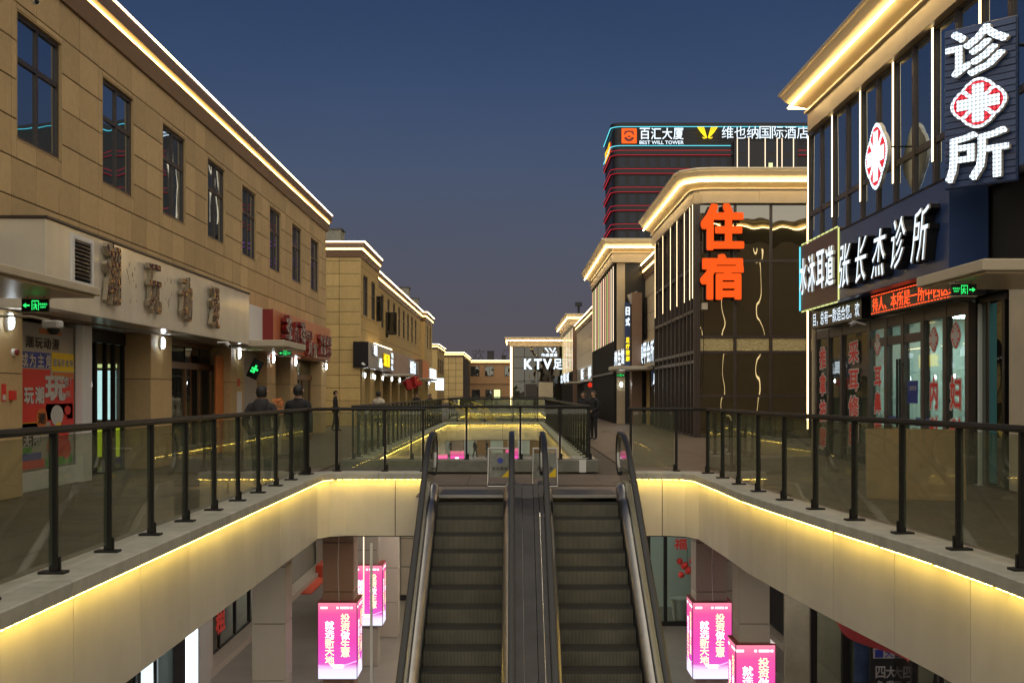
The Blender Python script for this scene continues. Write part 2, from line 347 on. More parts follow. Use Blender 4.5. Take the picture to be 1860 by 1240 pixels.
def subtract(rect, holes):
    out = [rect]
    for h in holes:
        nx = []
        for (a, b, c, d) in out:
            e, f, g, i = h
            if f <= a or e >= b or i <= c or g >= d: nx.append((a, b, c, d)); continue
            if e > a: nx.append((a, e, c, d))
            if f < b: nx.append((f, b, c, d))
            lo, hi = max(a, e), min(b, f)
            if g > c: nx.append((lo, hi, c, g))
            if i < d: nx.append((lo, hi, i, d))
        out = nx
    return [r for r in out if r[1] - r[0] > .03 and r[3] - r[2] > .03]
PC = {}
def panels(parent, o, pc, u0, u1, z0, z1, pw, ph, holes=(), m='stone', th=.03, off=0, gap=.02, name='stone_panel', uo=None, joined=False):
    """stone panels one by one on a facade, cut around openings"""
    us = []; u = (uo if uo is not None else u0)
    while u > u0: u -= pw
    while u < u1 - .02: us.append((max(u, u0), min(u + pw, u1))); u += pw
    zs = []; z = z0
    while z < z1 - .02: zs.append((z, min(z + ph, z1))); z += ph
    J = MB()
    for a, b in us:
        for c, d in zs:
            for r in subtract((a, b, c, d), holes):
                w, h = r[1] - r[0] - gap, r[3] - r[2] - gap
                if w < .03 or h < .03: continue
                if joined: J.mb(o, pc, r[0] + gap / 2, r[1] - gap / 2, r[2] + gap / 2, r[3] - gap / 2, off, off + th); continue
                k = (round(w, 3), round(h, 3), m, th)
                if k not in PC: PC[k] = mesh(name, MB().box(-w / 2, w / 2, -h / 2, h / 2, 0, th), m, bevel=.004)
                p = at(o, pc, (r[0] + r[1]) / 2, (r[2] + r[3]) / 2, off + random.uniform(-.002, .002))
                link(name, PC[k], parent, Matrix.Translation(p) @ basis(o))
    if joined: ob('stone_cladding', J, m, parent, kind='stuff')
def wall(parent, o, pc, u0, u1, z0, z1, holes=(), th=.3, m='joint', name='wall'):
    b = MB()
    for r in subtract((u0, u1, z0, z1), holes): b.mb(o, pc, r[0], r[1], r[2], r[3], -th, 0)
    return ob(name, b, m, parent)
WC = {}
def window(parent, o, pc, u, z, w, h, cols=2, split=.36, glass='win', frame='frame', deep=-.2, name='window'):
    """frame with its panes as sub-parts"""
    k = (w, h, cols, split, glass, frame)
    if k not in WC:
        b = MB(); t = .06; x0, x1, y0, y1 = -w / 2, w / 2, -h / 2, h / 2; ym = y1 - h * split
        b.box(x0, x1, y0, y0 + t, 0, .07).box(x0, x1, y1 - t, y1, 0, .07).box(x0, x0 + t, y0 + t, y1 - t, 0, .07).box(x1 - t, x1, y0 + t, y1 - t, 0, .07)
        if split: b.box(x0 + t, x1 - t, ym - .04, ym + .04, 0, .062)
        cw = (w - 2 * t) / cols; panes = []
        for c in range(cols):
            a = x0 + t + c * cw
            rows = ((y0 + t, ym - .04), (ym + .04, y1 - t)) if split else ((y0 + t, y1 - t),)
            for lo, hi in rows:
                if c: b.box(a - .03, a + .03, lo, hi, 0, .065)
                panes.append((a + .03 if c else a, a + cw - (.03 if c < cols - 1 else 0), lo, hi))
        WC[k] = (mesh('window_frame', b, frame), [mesh('pane', MB().box(q[0], q[1], q[2], q[3], .015, .03), glass) for q in panes])
    fm, ps = WC[k]; w_ = Matrix.Translation(at(o, pc, u, z, deep)) @ basis(o)
    f = link(name, fm, parent, w_)
    for p in ps:
        link('pane', p, f, w_ @ Matrix.Rotation(random.uniform(-.004, .004), 4, 'Y') @ Matrix.Rotation(random.uniform(-.003, .003), 4, 'X'))
    return f
def curtain(parent, o, pc, us, zs, glass='curtain', frame='frame', bar=.09, deep=.0, proud=.06, pane='glass_pane', skip=()):
    """glazed wall: one pane per bay, one grid of bars"""
    b = MB()
    for u in us: b.mb(o, pc, u - bar / 2, u + bar / 2, zs[0], zs[-1], deep, deep + proud)
    for z in zs:
        for a, c in zip(us[:-1], us[1:]): b.mb(o, pc, a + bar / 2, c - bar / 2, z - bar / 2 + .001, z + bar / 2 - .001, deep, deep + proud - .012)
    ob('mullions', b, frame, parent)
    for i, (a, c) in enumerate(zip(us[:-1], us[1:])):
        for j, (d, e) in enumerate(zip(zs[:-1], zs[1:])):
            if (i, j) in skip: continue
            w, h = round(c - a - bar, 3), round(e - d - bar, 3); k = (w, h, glass, 'p')
            if k not in PC: PC[k] = mesh(pane, MB().box(-w / 2 - .01, w / 2 + .01, -h / 2 - .01, h / 2 + .01, 0, .012), glass)
            mw = Matrix.Translation(at(o, pc, (a + c) / 2, (d + e) / 2, deep + .01)) @ basis(o)
            link(pane, PC[k], parent, mw @ Matrix.Rotation(random.uniform(-.006, .006), 4, 'Y') @ Matrix.Rotation(random.uniform(-.006, .006), 4, 'X'))
TC = {}
def glyph(ch, w, h, depth=.02, bold=.012, front='text_white', side='black', full=False, shear=0):
    """one character as a mesh: x right, y up, z to the reader; the em box (or the ink box when full) fills w by h"""
    k = (ch, round(w, 3), round(h, 3), depth, bold, front, side, full, shear)
    if k in TC: return TC[k]
    c = bpy.data.curves.new('glyph', 'FONT'); c.body = ch; c.resolution_u = 2; c.extrude = .05
    o = bpy.data.objects.new('glyph', c); C.objects.link(o); dg = bpy.context.evaluated_depsgraph_get(); dg.update()
    me = bpy.data.meshes.new_from_object(o.evaluated_get(dg)); bpy.data.objects.remove(o)
    xs = [v.co.x for v in me.vertices] or [0, 1]; ys = [v.co.y for v in me.vertices] or [0, 1]
    if full: x0, x1, y0, y1 = min(xs), max(xs), min(ys), max(ys)
    elif len(ch) == 1 and ord(ch) > 0x2000: x0, x1, y0, y1 = 0, 1, -.10, .86
    else: x0, x1, y0, y1 = min(xs), max(xs), min(ys), max(ys)
    for v in me.vertices:
        v.co.x = ((v.co.x - x0) / (x1 - x0) - .5) * w; v.co.y = ((v.co.y - y0) / (y1 - y0) - .5) * h; v.co.z = (v.co.z / .1 + .5) * depth
    me.materials.clear(); me.materials.append(M[front]); me.materials.append(M[side])
    if bold >= .012:                                    # heavier strokes: the same character laid down again around itself
        bx, by = bold * w / max(x1 - x0, .3) * 1.0, bold * h / max(y1 - y0, .3); n = 8 if bold > .02 else 4
        bm = bmesh.new(); bm.from_mesh(me); src = bm.verts[:] + bm.edges[:] + bm.faces[:]
        k0 = min(1, w / (w + 2 * bx)); k1 = min(1, h / (h + 2 * by))
        for i in range(n):
            g = bmesh.ops.duplicate(bm, geom=src)['geom']; a = 2 * pi * i / n; q_ = 1.25 if n == 8 and i % 2 else 1
            for v in g:
                if isinstance(v, bmesh.types.BMVert): v.co += Vector((bx * q_ * cos(a), by * q_ * sin(a), .0006 * (i + 1)))
        for v in bm.verts: v.co.x *= k0; v.co.y *= k1
        bm.to_mesh(me); bm.free()
    if shear:
        for v in me.vertices: v.co.x += shear * v.co.y
    for p in me.polygons: p.material_index = 0 if p.normal.z > .5 else 1; p.use_smooth = False
    TC[k] = me; return me
def char(parent, ch, o, pos, w, h, depth=.02, bold=.012, front='text_white', side='black', full=False, name='character', rz=0, shear=0):
    return link(name, glyph(ch, w, h, depth, bold, front, side, full, shear), parent, Matrix.Translation(pos) @ basis(o, rz))
def text_row(parent, s, o, pc, u0, u1, z0, z1, off, gap=.04, **k):
    """characters one by one from u0 (reader's left) to u1"""
    n = len(s); st = (u1 - u0) / n
    for i, ch in enumerate(s):
        if ch == ' ': continue
        char(parent, ch, o, at(o, pc, u0 + st * (i + .5), (z0 + z1) / 2, off), abs(st) - gap, z1 - z0, **k)
def resample(path, step, start=0):
    """cut a polyline into pieces of equal length, corners kept inside the pieces"""
    P = [Vector(p) for p in path]; out = []; cur = [P[0]]; need = start or step
    for a, b in zip(P[:-1], P[1:]):
        d = (b - a).length; pos = 0
        while d - pos > need + 1e-6:
            pos += need; q = a.lerp(b, pos / d); cur.append(q); out.append(cur); cur = [q]; need = step
        need -= d - pos
        if (b - cur[-1]).length > 1e-4: cur.append(b)
    if len(cur) > 1: out.append(cur)
    return out
def pieces(path, prof, step, name, m, parent, start=0, gap=.01, bevel=.004):
    nor = [Vector(mitre(path, i)) for i in range(len(path))]
    for seg in resample(path, step, start):
        s = list(seg)
        if (s[1] - s[0]).length > gap: s[0] = s[0] + (s[1] - s[0]).normalized() * gap
        if len(s) > 1 and (s[-1] - s[-2]).length < .02 and len(s) > 2: s.pop()
        ob(name, MB().sweep(s, prof), m, parent)

# ------------------------------------------------------------------ the setting: decks, voids, lower hall
V1 = [(-3.26, .3), (-3.26, 18.45), (-3.1, 18.75), (-2.85, 18.87), (2.65, 18.87), (2.95, 18.75), (3.12, 18.4), (3.18, 16.5), (3.2, 15), (3.3, 13.6), (3.48, 11.7), (3.6, 10.6), (3.7, 9.5), (3.75, 8.4), (3.78, 6), (3.78, .3)]
V2 = [(-3.05, 22.75), (-3.05, 50.6), (-2.6, 51.6), (-1.9, 52), (.6, 52), (1.15, 51.7), (1.38, 51), (1.38, 22.75)]
V3 = [(-3.2, 60), (-3.2, 80), (2.1, 80), (2.1, 60)]
ZF = -4.6
def deck_sheet(z, flip):
    outer = [(-32, -8), (32, -8), (32, 235), (-32, 235)]
    polys = [[Vector((x, y, 0)) for x, y in p] for p in (outer, V1, V2, V3)]
    flat = [p for q in polys for p in q]
    return [((p.x, p.y, z)) for p in flat], [tuple(t) for t in tessellate_polygon(polys)]
b = MB()
for z in (-.03, -.45):
    v, f = deck_sheet(z, False); n = len(b.v); b.v += v; b.f += [tuple(i + n for i in t) for t in f]; b.m += [0 if z > -.1 else 1] * len(f)
deck = struct('upper_deck', b, ['deck', 'ceiling'])
struct('hall_floor', MB().box(-32, 32, -8, 235, ZF - .2, ZF), 'floor')
struct('ground', MB().box(-900, 900, -300, 1500, ZF - .6, ZF - .25), 'deck')
def inside(p, poly, grow=0):
    x, y = p; c = False
    for i in range(len(poly)):
        (x1, y1), (x2, y2) = poly[i - 1], poly[i]
        if (y1 > y) != (y2 > y) and x < (x2 - x1) * (y - y1) / (y2 - y1) + x1: c = not c
    return c
def near_void(x0, x1, y0, y1):
    for P, g in ((V1, .2), (V2, .35), (V3, .3)):
        lo = [min(p[i] for p in P) - g for i in (0, 1)]; hi = [max(p[i] for p in P) + g for i in (0, 1)]
        if x1 < lo[0] or x0 > hi[0] or y1 < lo[1] or y0 > hi[1]: continue
        if P is not V1: return True
        for x in (x0 - g, (x0 + x1) / 2, x1 + g):
            for y in (y0 - g if y1 > 10 else y0, (y0 + y1) / 2, y1 + (g if y1 > 10 else 0)):
                if inside((x, y), P): return True
    return False
TS = .8; tl = []
for i in range(-11, 11):
    for j in range(5, 110):
        x0, y0 = i * TS, j * TS
        if not near_void(x0, x0 + TS, y0, y0 + TS): tl.append((y0, x0))
tl.sort(key=lambda q: (0 if 9 < q[0] < 40 and (q[1] < -3 and q[1] > -8.2 or 1 < q[1] < 8) else 1, q[0]))
tm = mesh('paving_tile', MB().box(-TS / 2 + .004, TS / 2 - .004, -TS / 2 + .004, TS / 2 - .004, -.03, 0), 'tile', bevel=.004)
rest = MB()
for k, (y, x) in enumerate(tl):
    if k < 295: link('paving_tile', tm, deck, Matrix.Translation((x + TS / 2, y + TS / 2, random.uniform(-.003, .001))))
    else: rest.box(x + .004, x + TS - .004, y + .004, y + TS - .004, -.03, 0)
ob('paving_tiles', rest, 'tile', deck, kind='stuff')
# fascia of the three openings, its coping, the hidden light line under the coping
def void_edge(path, deepz, cop_paths, step, z_top=.25, first=0):
    for fp_ in cop_paths:
        pieces(fp_, [(-.03, deepz), (0, deepz), (0, .125), (-.03, .125)], step, 'fascia_panel', 'fascia', deck, first, gap=.014)
        b = MB().sweep(fp_, [(-.06, deepz - .02), (-.035, deepz - .02), (-.035, .12), (-.06, .12)]); ob('fascia_backing', b, 'joint', deck)
    for cp in cop_paths:
        pieces(cp, [(-.40, 0), (-.36, z_top - .01), (-.35, z_top), (.09, z_top), (.10, z_top - .01), (.10, .135), (-.06, .135), (-.06, 0)], step, 'coping_stone', 'coping', deck, first * .5 or 0, gap=.008)
        b = MB()
        for sg_ in resample(cp, .11):
            L_ = (sg_[1] - sg_[0]).length; e_ = sg_[0] + (sg_[1] - sg_[0]).normalized() * min(.08, L_)
            nb = Vector((sg_[1] - sg_[0]).normalized()); nn = Vector((nb.y, -nb.x))
            b.face([(sg_[0] + nn * .066).to_tuple() + (.128,), (e_ + nn * .066).to_tuple() + (.128,), (e_ + nn * .094).to_tuple() + (.128,), (sg_[0] + nn * .094).to_tuple() + (.128,)])
        ob('led_strip', b, 'led_edge', deck)
left1 = V1[:4] + [(-1.52, 18.87)]; right1 = [(2.02, 18.87)] + V1[4:]
void_edge(V1, -.84, [left1, right1], 1.466, first=.55)
void_edge(V2, -.6, [V2], 2.4)
void_edge(V3, -.5, [V3], 3.2)
# far end of opening one, near side of two: rough concrete kerb
struct('concrete_kerb', MB().box(-3.46, 1.76, 22.28, 22.74, 0, .25), 'concrete', bevel=.01)
struct('concrete_kerb', MB().box(-3.6, 2.5, 59.5, 59.98, 0, .25), 'concrete')
ob('white_paint_patch', MB().box(1.36, 1.5, 22.272, 22.279, .0, .252), 'white', bpy.data.objects['concrete_kerb'])
struct('landing_floor', MB().box(-1.5, 2.0, 17.22, 18.9, -.03, .001), 'landing')

# lower hall walls and shopfronts
for sx, o in ((-1, 'L'), (1, 'R')):
    pc = 6.65 * sx; nm = 'hall_wall'
    hw = struct(nm, MB().mb(o, pc, -6, 60, ZF, -.45, -.6, -.35), 'interior')
    struct('hall_sill', MB().mb(o, pc, 3, 60, ZF, ZF + .16, -.3, .12), 'granite')
    curtain(hw, o, pc, [6, 7.4, 8.8, 10.2, 11.6, 13, 14.2, 15.4, 16.6, 17.8, 19, 20.2, 21.4, 22.6], [ZF + .17, ZF + 2.6, -.9], glass='shopdark', frame='dark', deep=-.3)
    for y in (23.2, 31, 39): ob('pier', MB().mb(o, pc, y, y + 1.1, ZF + .01, -.46, -.3, .05), 'granite', hw)
    curtain(hw, o, pc, [24.5, 26, 27.5, 29, 30.6], [ZF + .17, ZF + 2.6, -.9], glass='shopdark', frame='dark', deep=-.3)
# cross walls of the hall beyond opening one
xw = struct('cross_wall', MB().box(-5.2, -2.75, 33.05, 33.4, ZF, -.46), 'joint')
panels(xw, 'F', 33.05, -5.2, -2.75, ZF + .15, -.46, .62, .85, m='granite')
ob('plinth', MB().box(-5.2, -2.75, 32.98, 33.04, ZF + .001, ZF + .15), 'black', xw)
xr = struct('cross_wall', MB().box(5.05, 6.6, 29.6, 29.9, ZF, -.46), 'joint')
panels(xr, 'F', 29.6, 5.05, 6.6, ZF + .1, -.46, .5, .8, m='granite')
xe = struct('cross_wall', MB().box(-10, 10, 112, 112.3, ZF, -.46), 'room_wall')
for k in range(7): ob('brown_panel', MB().box(-9 + k * 2.7, -7.6 + k * 2.7, 111.9, 111.99, ZF, -.9), 'brown_stone', xe)
for i, (x, y) in enumerate([(-5.2, 8), (5.2, 8), (-5.2, 13.5), (5.2, 13.5), (-5.2, 21.5), (5.4, 21.5), (0, 20.5), (-1.8, 27), (2, 27), (-4.6, 36), (3, 36), (-4.6, 44), (3, 44), (-.8, 55), (-.8, 62), (-.8, 84), (-.8, 92), (-.8, 101), (-4.5, 58), (2.5, 58), (-4.5, 66), (3, 66), (-5, 86), (3, 86), (-5, 95), (3, 95), (-5, 104), (3, 104)]):
    lt = thing('ceiling_lamp', 'round flush lamp under the slab of the lower hall', 'ceiling lamp', (x, y, -.46), 'flush lamps under the lower hall slab')
    cyl = MB().ring([[(x + r * cos(a * pi / 8), y + r * sin(a * pi / 8), z) for a in range(16)] for r, z in ((.26, -.452), (.26, -.50), (.22, -.52))]); ob('rim', cyl, 'white', lt)
    ob('diffuser', MB().ring([[(x + .2 * cos(a * pi / 8), y + .2 * sin(a * pi / 8), z) for a in range(16)] for z in (-.53, -.515)]), 'hall_light' if y < 50 else 'hall_light_far', lt)

# ------------------------------------------------------------------ long tan building on the left
def wall_lamp(o, pc, u, z, label):
    t = thing('wall_lamp', label, 'wall lamp', at(o, pc, u, z), 'oval bulkhead lamps on the shop piers')
    def oval(w, h, d0, d1):
        rs = []
        for d, s in ((d0, 1), (d1 - .02, 1), (d1, .8)):
            rs.append([at(o, pc, u + w * s * cos(a * pi / 8), z + h * s * abs(sin(a * pi / 8)) ** .8 * (1 if sin(a * pi / 8) >= 0 else -1), d) for a in range(16)])
        return MB().ring(rs)
    ob('lamp_body', oval(.085, .145, .001, .06), 'white', t); ob('lamp_cover', oval(.062, .118, .061, .10), 'lamp', t); return t
LB = thing('tan_shop_building', 'long tan stone two-storey shop building with eight upper windows at the left', 'building', (-14, 20, 0))
wins = [(16.9 + 3.53 * i - 3.53, 18.6 + 3.53 * i - 3.53) for i in range(9)]
holes = [(a, c, 5.5, 7.5) for a, c in wins]
PX = -7.6
wall(LB, 'L', PX - .03, -6, 45, 2.87, 8.2, holes, th=.32)
panels(LB, 'L', PX - .03, 13.2, 45, 4.0, 8.2, .88, .6, holes, uo=13.2)
for a, c in wins:                          # stone reveal round every opening
    ob('window_reveal', MB().mb('L', PX, a, a + .02, 5.5, 7.5, -.35, -.002).mb('L', PX, c - .02, c, 5.5, 7.5, -.35, -.002).mb('L', PX, a + .02, c - .02, 5.5, 5.52, -.35, -.002).mb('L', PX, a + .02, c - .02, 7.48, 7.5, -.35, -.002), 'stone', LB)
ob('core', MB().box(-20, PX - .36, -6, 44.9, 2.9, 8.6).box(-20, -11, -6, 44.9, 0, 2.9), 'void', LB)
ob('end_wall', MB().box(-20, PX - .03, 44.9, 45, 0, 8.6), 'stone', LB)
for a, c in wins: window(LB, 'L', PX, (a + c) / 2, 6.5, c - a - .05, 1.95, deep=-.12)
ob('cornice', MB().sweep([(PX, -6), (PX, 45.15)], [(-.3, 8.2), (.05, 8.2), (.14, 8.50), (.10, 8.52), (-.3, 8.52)]), 'brown_metal', LB)
ob('parapet_band', MB().sweep([(PX, -6), (PX, 45.25)], [(-.3, 8.522), (.06, 8.522), (.06, 8.585), (.20, 8.60), (.22, 8.86), (-.3, 8.88)]), 'brown_metal', LB)
ob('led_strip', MB().sweep([(PX, -6), (PX, 45.16)], [(.065, 8.525), (.115, 8.525), (.115, 8.575), (.065, 8.575)]), 'led_amber', LB)
ob('led_strip', MB().sweep([(PX, -6), (PX, 45.27)], [(.205, 8.875), (.23, 8.875), (.23, 8.905), (.205, 8.905)]), 'led_line', LB)
# shop level: piers, recessed fronts
def pier(par, o, pc, u0, u1, z1, name='pier'):
    c = ob(name, MB().mb(o, pc, u0 + .01, u1 - .01, 0, z1, -.62, -.035), 'joint', par)
    for z in (0, .95, 1.9):
        for a, d in ((u0, (u0 + u1) / 2), ((u0 + u1) / 2, u1)):
            ob('stone_panel', MB().mb(o, pc, a + .006, d - .006, z + .006, min(z + .95, z1) - .006, -.034, 0), 'stone', c, bevel=.004)
        ob('stone_panel', MB().mb(o, pc, u0 - .03, u0 + .005, z + .006, min(z + .95, z1) - .006, -.6, -.002), 'stone', c, bevel=.004)
    return c
for u0, u1 in ((13.2, 17.1), (23.2, 24.6), (29.8, 31.2), (34.2, 35.4), (37.8, 39), (43.9, 45)): pier(LB, 'L', PX, u0, u1, 2.86)
ob('shop_soffit', MB().box(-9.6, PX - .02, 13, 45, 2.84, 2.868), 'brown_metal', LB)
ob('recess_floor', MB().box(-10.9, PX - .1, 13, 45, -.03, .004), 'tile', LB)
ob('recess_back', MB().mb('L', -8.25, 24.6, 29.8, 0, 2.84, -.1, 0).mb('L', -8.4, 13, 20.2, 0, 2.84, -.1, 0).mb('L', -8.4, 31.2, 45, 0, 2.84, -.1, 0), 'interior', LB)
ob('grey_panel', MB().mb('L', -7.9, 31.25, 34.1, .0, 2.83, -.3, 0), 'grey_board', LB)
# poster front
ob('poster_sill', MB().mb('L', -7.88, 17.15, 20.0, 0, .32, -.4, .04), 'white', LB, bevel=.01)
ob('jamb', MB().mb('L', -7.9, 19.82, 20.35, 0, 2.83, -.35, .02), 'cream_matt', LB); ob('white_post', MB().mb('L', -7.72, 19.8, 20.24, 0, 2.83, -.14, 0), 'white', LB, bevel=.008)
# lit toy shop doorway
rm = MB(); rm.box(-10.98, -10.9, 20.9, 28, 0, 2.83).box(-10.9, -8.2, 20.86, 20.9, 0, 2.83).box(-10.9, -8.4, 28, 28.1, 0, 2.83); ob('shop_room', rm, 'interior', LB)
db = MB()
for u in (20.9, 21.55, 22.1, 22.55, 23.1): db.mb('L', -8.15, u, u + .09, .02, 2.6, -.08, 0)
db.mb('L', -8.15, 20.9, 23.19, 2.6, 2.83, -.08, .02).mb('L', -8.15, 20.99, 23.1, 0, .05, -.08, 0)
ob('door_frame', db, 'dark', LB)
for a, c in ((20.99, 21.55), (21.64, 22.1), (22.19, 22.55), (22.64, 23.1)): ob('door_glass', MB().mb('L', -8.15, a, c, .05, 2.6, -.05, -.035), 'shop_glass', LB)
# second doorway, copper frame
db = MB()
for u in (24.65, 26.0, 27.3, 28.6, 29.7): db.mb('L', -8.1, u, u + .10, .02, 2.2, -.1, 0)
db.mb('L', -8.1, 24.65, 29.8, 2.2, 2.36, -.1, .03).mb('L', -8.1, 24.65, 29.8, 2.76, 2.83, -.1, .0).mb('L', -8.1, 24.75, 29.7, 0, .06, -.1, 0)
ob('door_frame', db, 'copper', LB)
for a, c in ((24.75, 26), (26.1, 27.3), (27.4, 28.6), (28.7, 29.7)):
    ob('door_glass', MB().mb('L', -8.1, a, c, .06, 2.2, -.06, -.04), 'shopdark', LB); ob('transom_glass', MB().mb('L', -8.1, a, c, 2.36, 2.76, -.06, -.04), 'shopdark', LB)
ob('orange_strip', MB().mb('L', -7.8, 29.0, 29.72, .02, 2.6, -.03, .01), 'print_orange', LB)
# last doorway by the corner
db = MB()
for u in (39.1, 40.6, 42.1, 43.6): db.mb('L', -8.0, u, u + .12, .02, 2.1, -.1, 0)
db.mb('L', -8.0, 39.05, 43.85, 2.1, 2.3, -.1, .03); ob('door_frame', db, 'copper', LB)
for a, c in ((39.22, 40.6), (40.72, 42.1), (42.22, 43.6)): ob('door_glass', MB().mb('L', -8.0, a, c, .05, 2.1, -.06, -.04), 'shopdark', LB)
ob('door_glass', MB().mb('L', -8.0, 39.05, 43.85, 2.3, 2.83, -.06, -.04), 'shopdark', LB)
for a, c in ((31.3, 34.1), (35.4, 37.8)): ob('shop_glass_panel', MB().mb('L', -8.1, a, c, .05, 2.8, -.06, -.04), 'shopdark', LB)
for u, lb in ((16.55, 'oval lamp on the nearest left pier above a red alarm bell'), (23.75, 'oval lamp on the pier between the toy shop doors'), (30.4, 'oval lamp on the pier beside the orange strip'), (34.75, 'oval lamp on the pier under the red shop sign'), (38.3, 'oval lamp on the pier left of the copper glazed door'), (44.6, 'oval lamp at the far corner of the near left building')): wall_lamp('L', PX, u, 2.68, lb)
# poster: blocks of flat print (the figure is left out)
po = thing('shop_poster', 'tall colourful toy shop poster with red, yellow and blue bands and white words', 'poster', (-7.88, 18.5, .3))
pp = MB(); U0, U1 = 17.3, 19.78; pu = lambda a: U0 + (U1 - U0) * a
ob('sheet', MB().mb('L', -7.88, U0, U1, .34, 2.76, -.03, 0, 0), 'grey_board', po)
for m_, rects in (('print_blue', ((0, .6, 2.02, 2.28), (0, .45, .5, .62))), ('yellow', ((.62, 1, 1.98, 2.3), (.02, .5, .9, 1.12))), ('print_red', ((.0, .6, 1.12, 2.0), (.6, 1, 1.0, 1.86), (0, .5, .36, .5), (.52, .98, 1.15, 1.42), (.6, .9, .5, .9))), ('print_orange', ((.42, .78, 2.60, 2.68), (.64, 1, 1.88, 1.96))), ('print_green', ((0, .5, .98, 1.11), (.52, .98, .36, .5), (0, .3, .62, .72))), ('print_black', ((.0, .44, .74, .92),))):
    q = MB()
    for a, c, d, e in rects: q.mb('L', -7.88, pu(a), pu(c), d, e, .001 + .002 * (m_ > 'print_c'), .004 + .002 * (m_ > 'print_c'))
    ob('printed_band', q, m_, po)
kw = dict(depth=.004, off=.008, gap=.02)
text_row(po, '潮玩动漫', 'L', -7.88, pu(.2), pu(.75), 2.34, 2.54, front='print_black', side='print_black', bold=.02, **kw)
text_row(po, '你成为主角', 'L', -7.88, pu(0), pu(.62), 2.02, 2.26, front='print_white', side='print_black', bold=.03, **kw)
text_row(po, '属于你！', 'L', -7.88, pu(.64), pu(.99), 1.70, 1.9, front='print_white', side='print_black', bold=.03, **kw)
text_row(po, '潮流狂欢地', 'L', -7.88, pu(.63), pu(.99), 2.06, 2.2, front='print_white', side='print_black', bold=.02, **kw)
text_row(po, '转玩潮', 'L', -7.88, pu(.0), pu(.5), 1.42, 1.72, front='print_white', side='print_black', bold=.04, **kw)
text_row(po, '玩', 'L', -7.88, pu(.48), pu(.86), 1.46, 1.94, front='print_white', side='print_black', bold=.04, **kw)
text_row(po, '玩无限', 'L', -7.88, pu(.02), pu(.44), .74, .94, front='print_white', side='print_black', bold=.03, **kw)
text_row(po, '快乐', 'L', -7.88, pu(.7), pu(.95), 1.52, 1.64, front='print_white', side='print_black', bold=.02, **kw)
for cu, cz, ru, rz_, m_, d0 in ((.78, .98, .26, .34, 'print_red', .010), (.70, 1.22, .20, .22, 'print_white', .013), (.88, 1.30, .10, .10, 'print_red', .016), (.62, .70, .16, .2, 'print_orange', .013), (.86, .62, .14, .22, 'print_red', .016), (.72, 1.0, .10, .12, 'yellow', .018)):
    ob('printed_spot', MB().ring([[(-7.88 + d0 + d, pu(cu) + ru * 1.3 * cos(a * pi / 12), cz + rz_ * .8 * sin(a * pi / 12)) for a in range(24)] for d in (0, .002)]), m_, po)
q = MB(); q.ring([[(-7.88 + d, pu(.45) + .22 * cos(a * pi / 10), 1.18 + .17 * sin(a * pi / 10)) for a in range(20)] for d in (.009, .012)]); ob('printed_spot', q, 'print_orange', po)
text_row(po, '潮', 'L', -7.88, pu(.38), pu(.52), 1.08, 1.28, front='print_black', side='print_black', bold=.02, depth=.004, off=.014, gap=.02)
# lit things inside the toy shop
t = thing('display_case', 'glowing yellow and white display case inside the dark toy shop doorway', 'display case', (-9.0, 24.3, 0))
ob('base', MB().box(-9.32, -8.72, 24.25, 24.6, .2, .95), 'lime_box', t); ob('screen', MB().box(-9.3, -8.74, 24.25, 24.3, 1.02, 2.1), 'poster_glow2', t); ob('header', MB().box(-9.32, -8.72, 24.24, 24.3, 2.16, 2.24), 'poster_glow', t)
ob('frame', MB().box(-9.34, -8.70, 24.61, 24.66, .2, 2.3).box(-9.32, -8.72, 24.26, 24.6, .951, 1.015), 'dark', t)
g = thing('toy_poster', 'greenish lit picture behind the dark glass of the toy shop', 'poster', (-10.5, 25.4, .5)); ob('sheet', MB().box(-10.4, -9.45, 25.5, 25.53, .5, 2.2), 'poster_glow3', g); ob('frame', MB().box(-10.45, -9.4, 25.54, 25.57, .45, 2.25), 'dark', g)
# signs on the left building
sg = thing('shop_sign_box', 'long cream sign box with crinkled gold mirror characters and a louvred vent', 'shop sign', (-7.1, 22, 2.87))
SX = -6.9
ob('sign_box', MB().box(PX + .002, SX, 16.3, 28.9, 2.87, 4.19), 'cream', sg, bevel=.01)
ob('cap_strip', MB().box(PX + .002, SX + .03, 16.27, 28.93, 4.192, 4.23), 'frame', sg)
q = MB()
for k in range(10): z = 3.46 + k * .062; q.face([(SX + .004, 17.32, z), (SX + .045, 17.32, z - .04), (SX + .045, 17.98, z - .04), (SX + .004, 17.98, z)]).box(SX + .003, SX + .012, 17.3, 18.0, z - .015, z)
ob('louvre', q, 'steel', sg)
ob('louvre_frame', MB().box(SX + .001, SX + .03, 17.2, 17.3, 3.32, 4.1).box(SX + .001, SX + .03, 18, 18.1, 3.32, 4.1).box(SX + .001, SX + .03, 17.3, 18, 4.03, 4.1).box(SX + .001, SX + .03, 17.3, 18, 3.32, 3.38), 'white', sg)
ob('louvre_back', MB().box(SX + .001, SX + .003, 17.3, 18, 3.38, 4.03), 'void', sg)
for ch, u, z in (('潮', 18.75, 3.62), ('玩', 20.95, 3.58), ('动', 23.0, 3.56), ('漫', 25.2, 3.56)): char(sg, ch, 'L', (SX + .04, u, z), (.70 if ch == '潮' else .74), (1.04 if ch == '潮' else .94), .08, .012, 'gold_glints', 'return', full=True)
q = MB(); random.seed(3)
for u in (20.0, 22.0):
    for k in range(14): a, c = u + random.uniform(-.3, .3), 3.55 + random.uniform(-.35, .35); q.box(SX + .0008, SX + .002, a, a + .02, c, c + random.uniform(.03, .09))
ob('glue_marks', q, 'frame', sg)
sf = thing('filler_panel', 'plain white panel between the cream and the red sign boxes', 'panel', (-7.3, 30.3, 2.9)); ob('panel', MB().box(PX + .002, -7.2, 28.95, 31.78, 2.9, 4.05), 'white', sf)
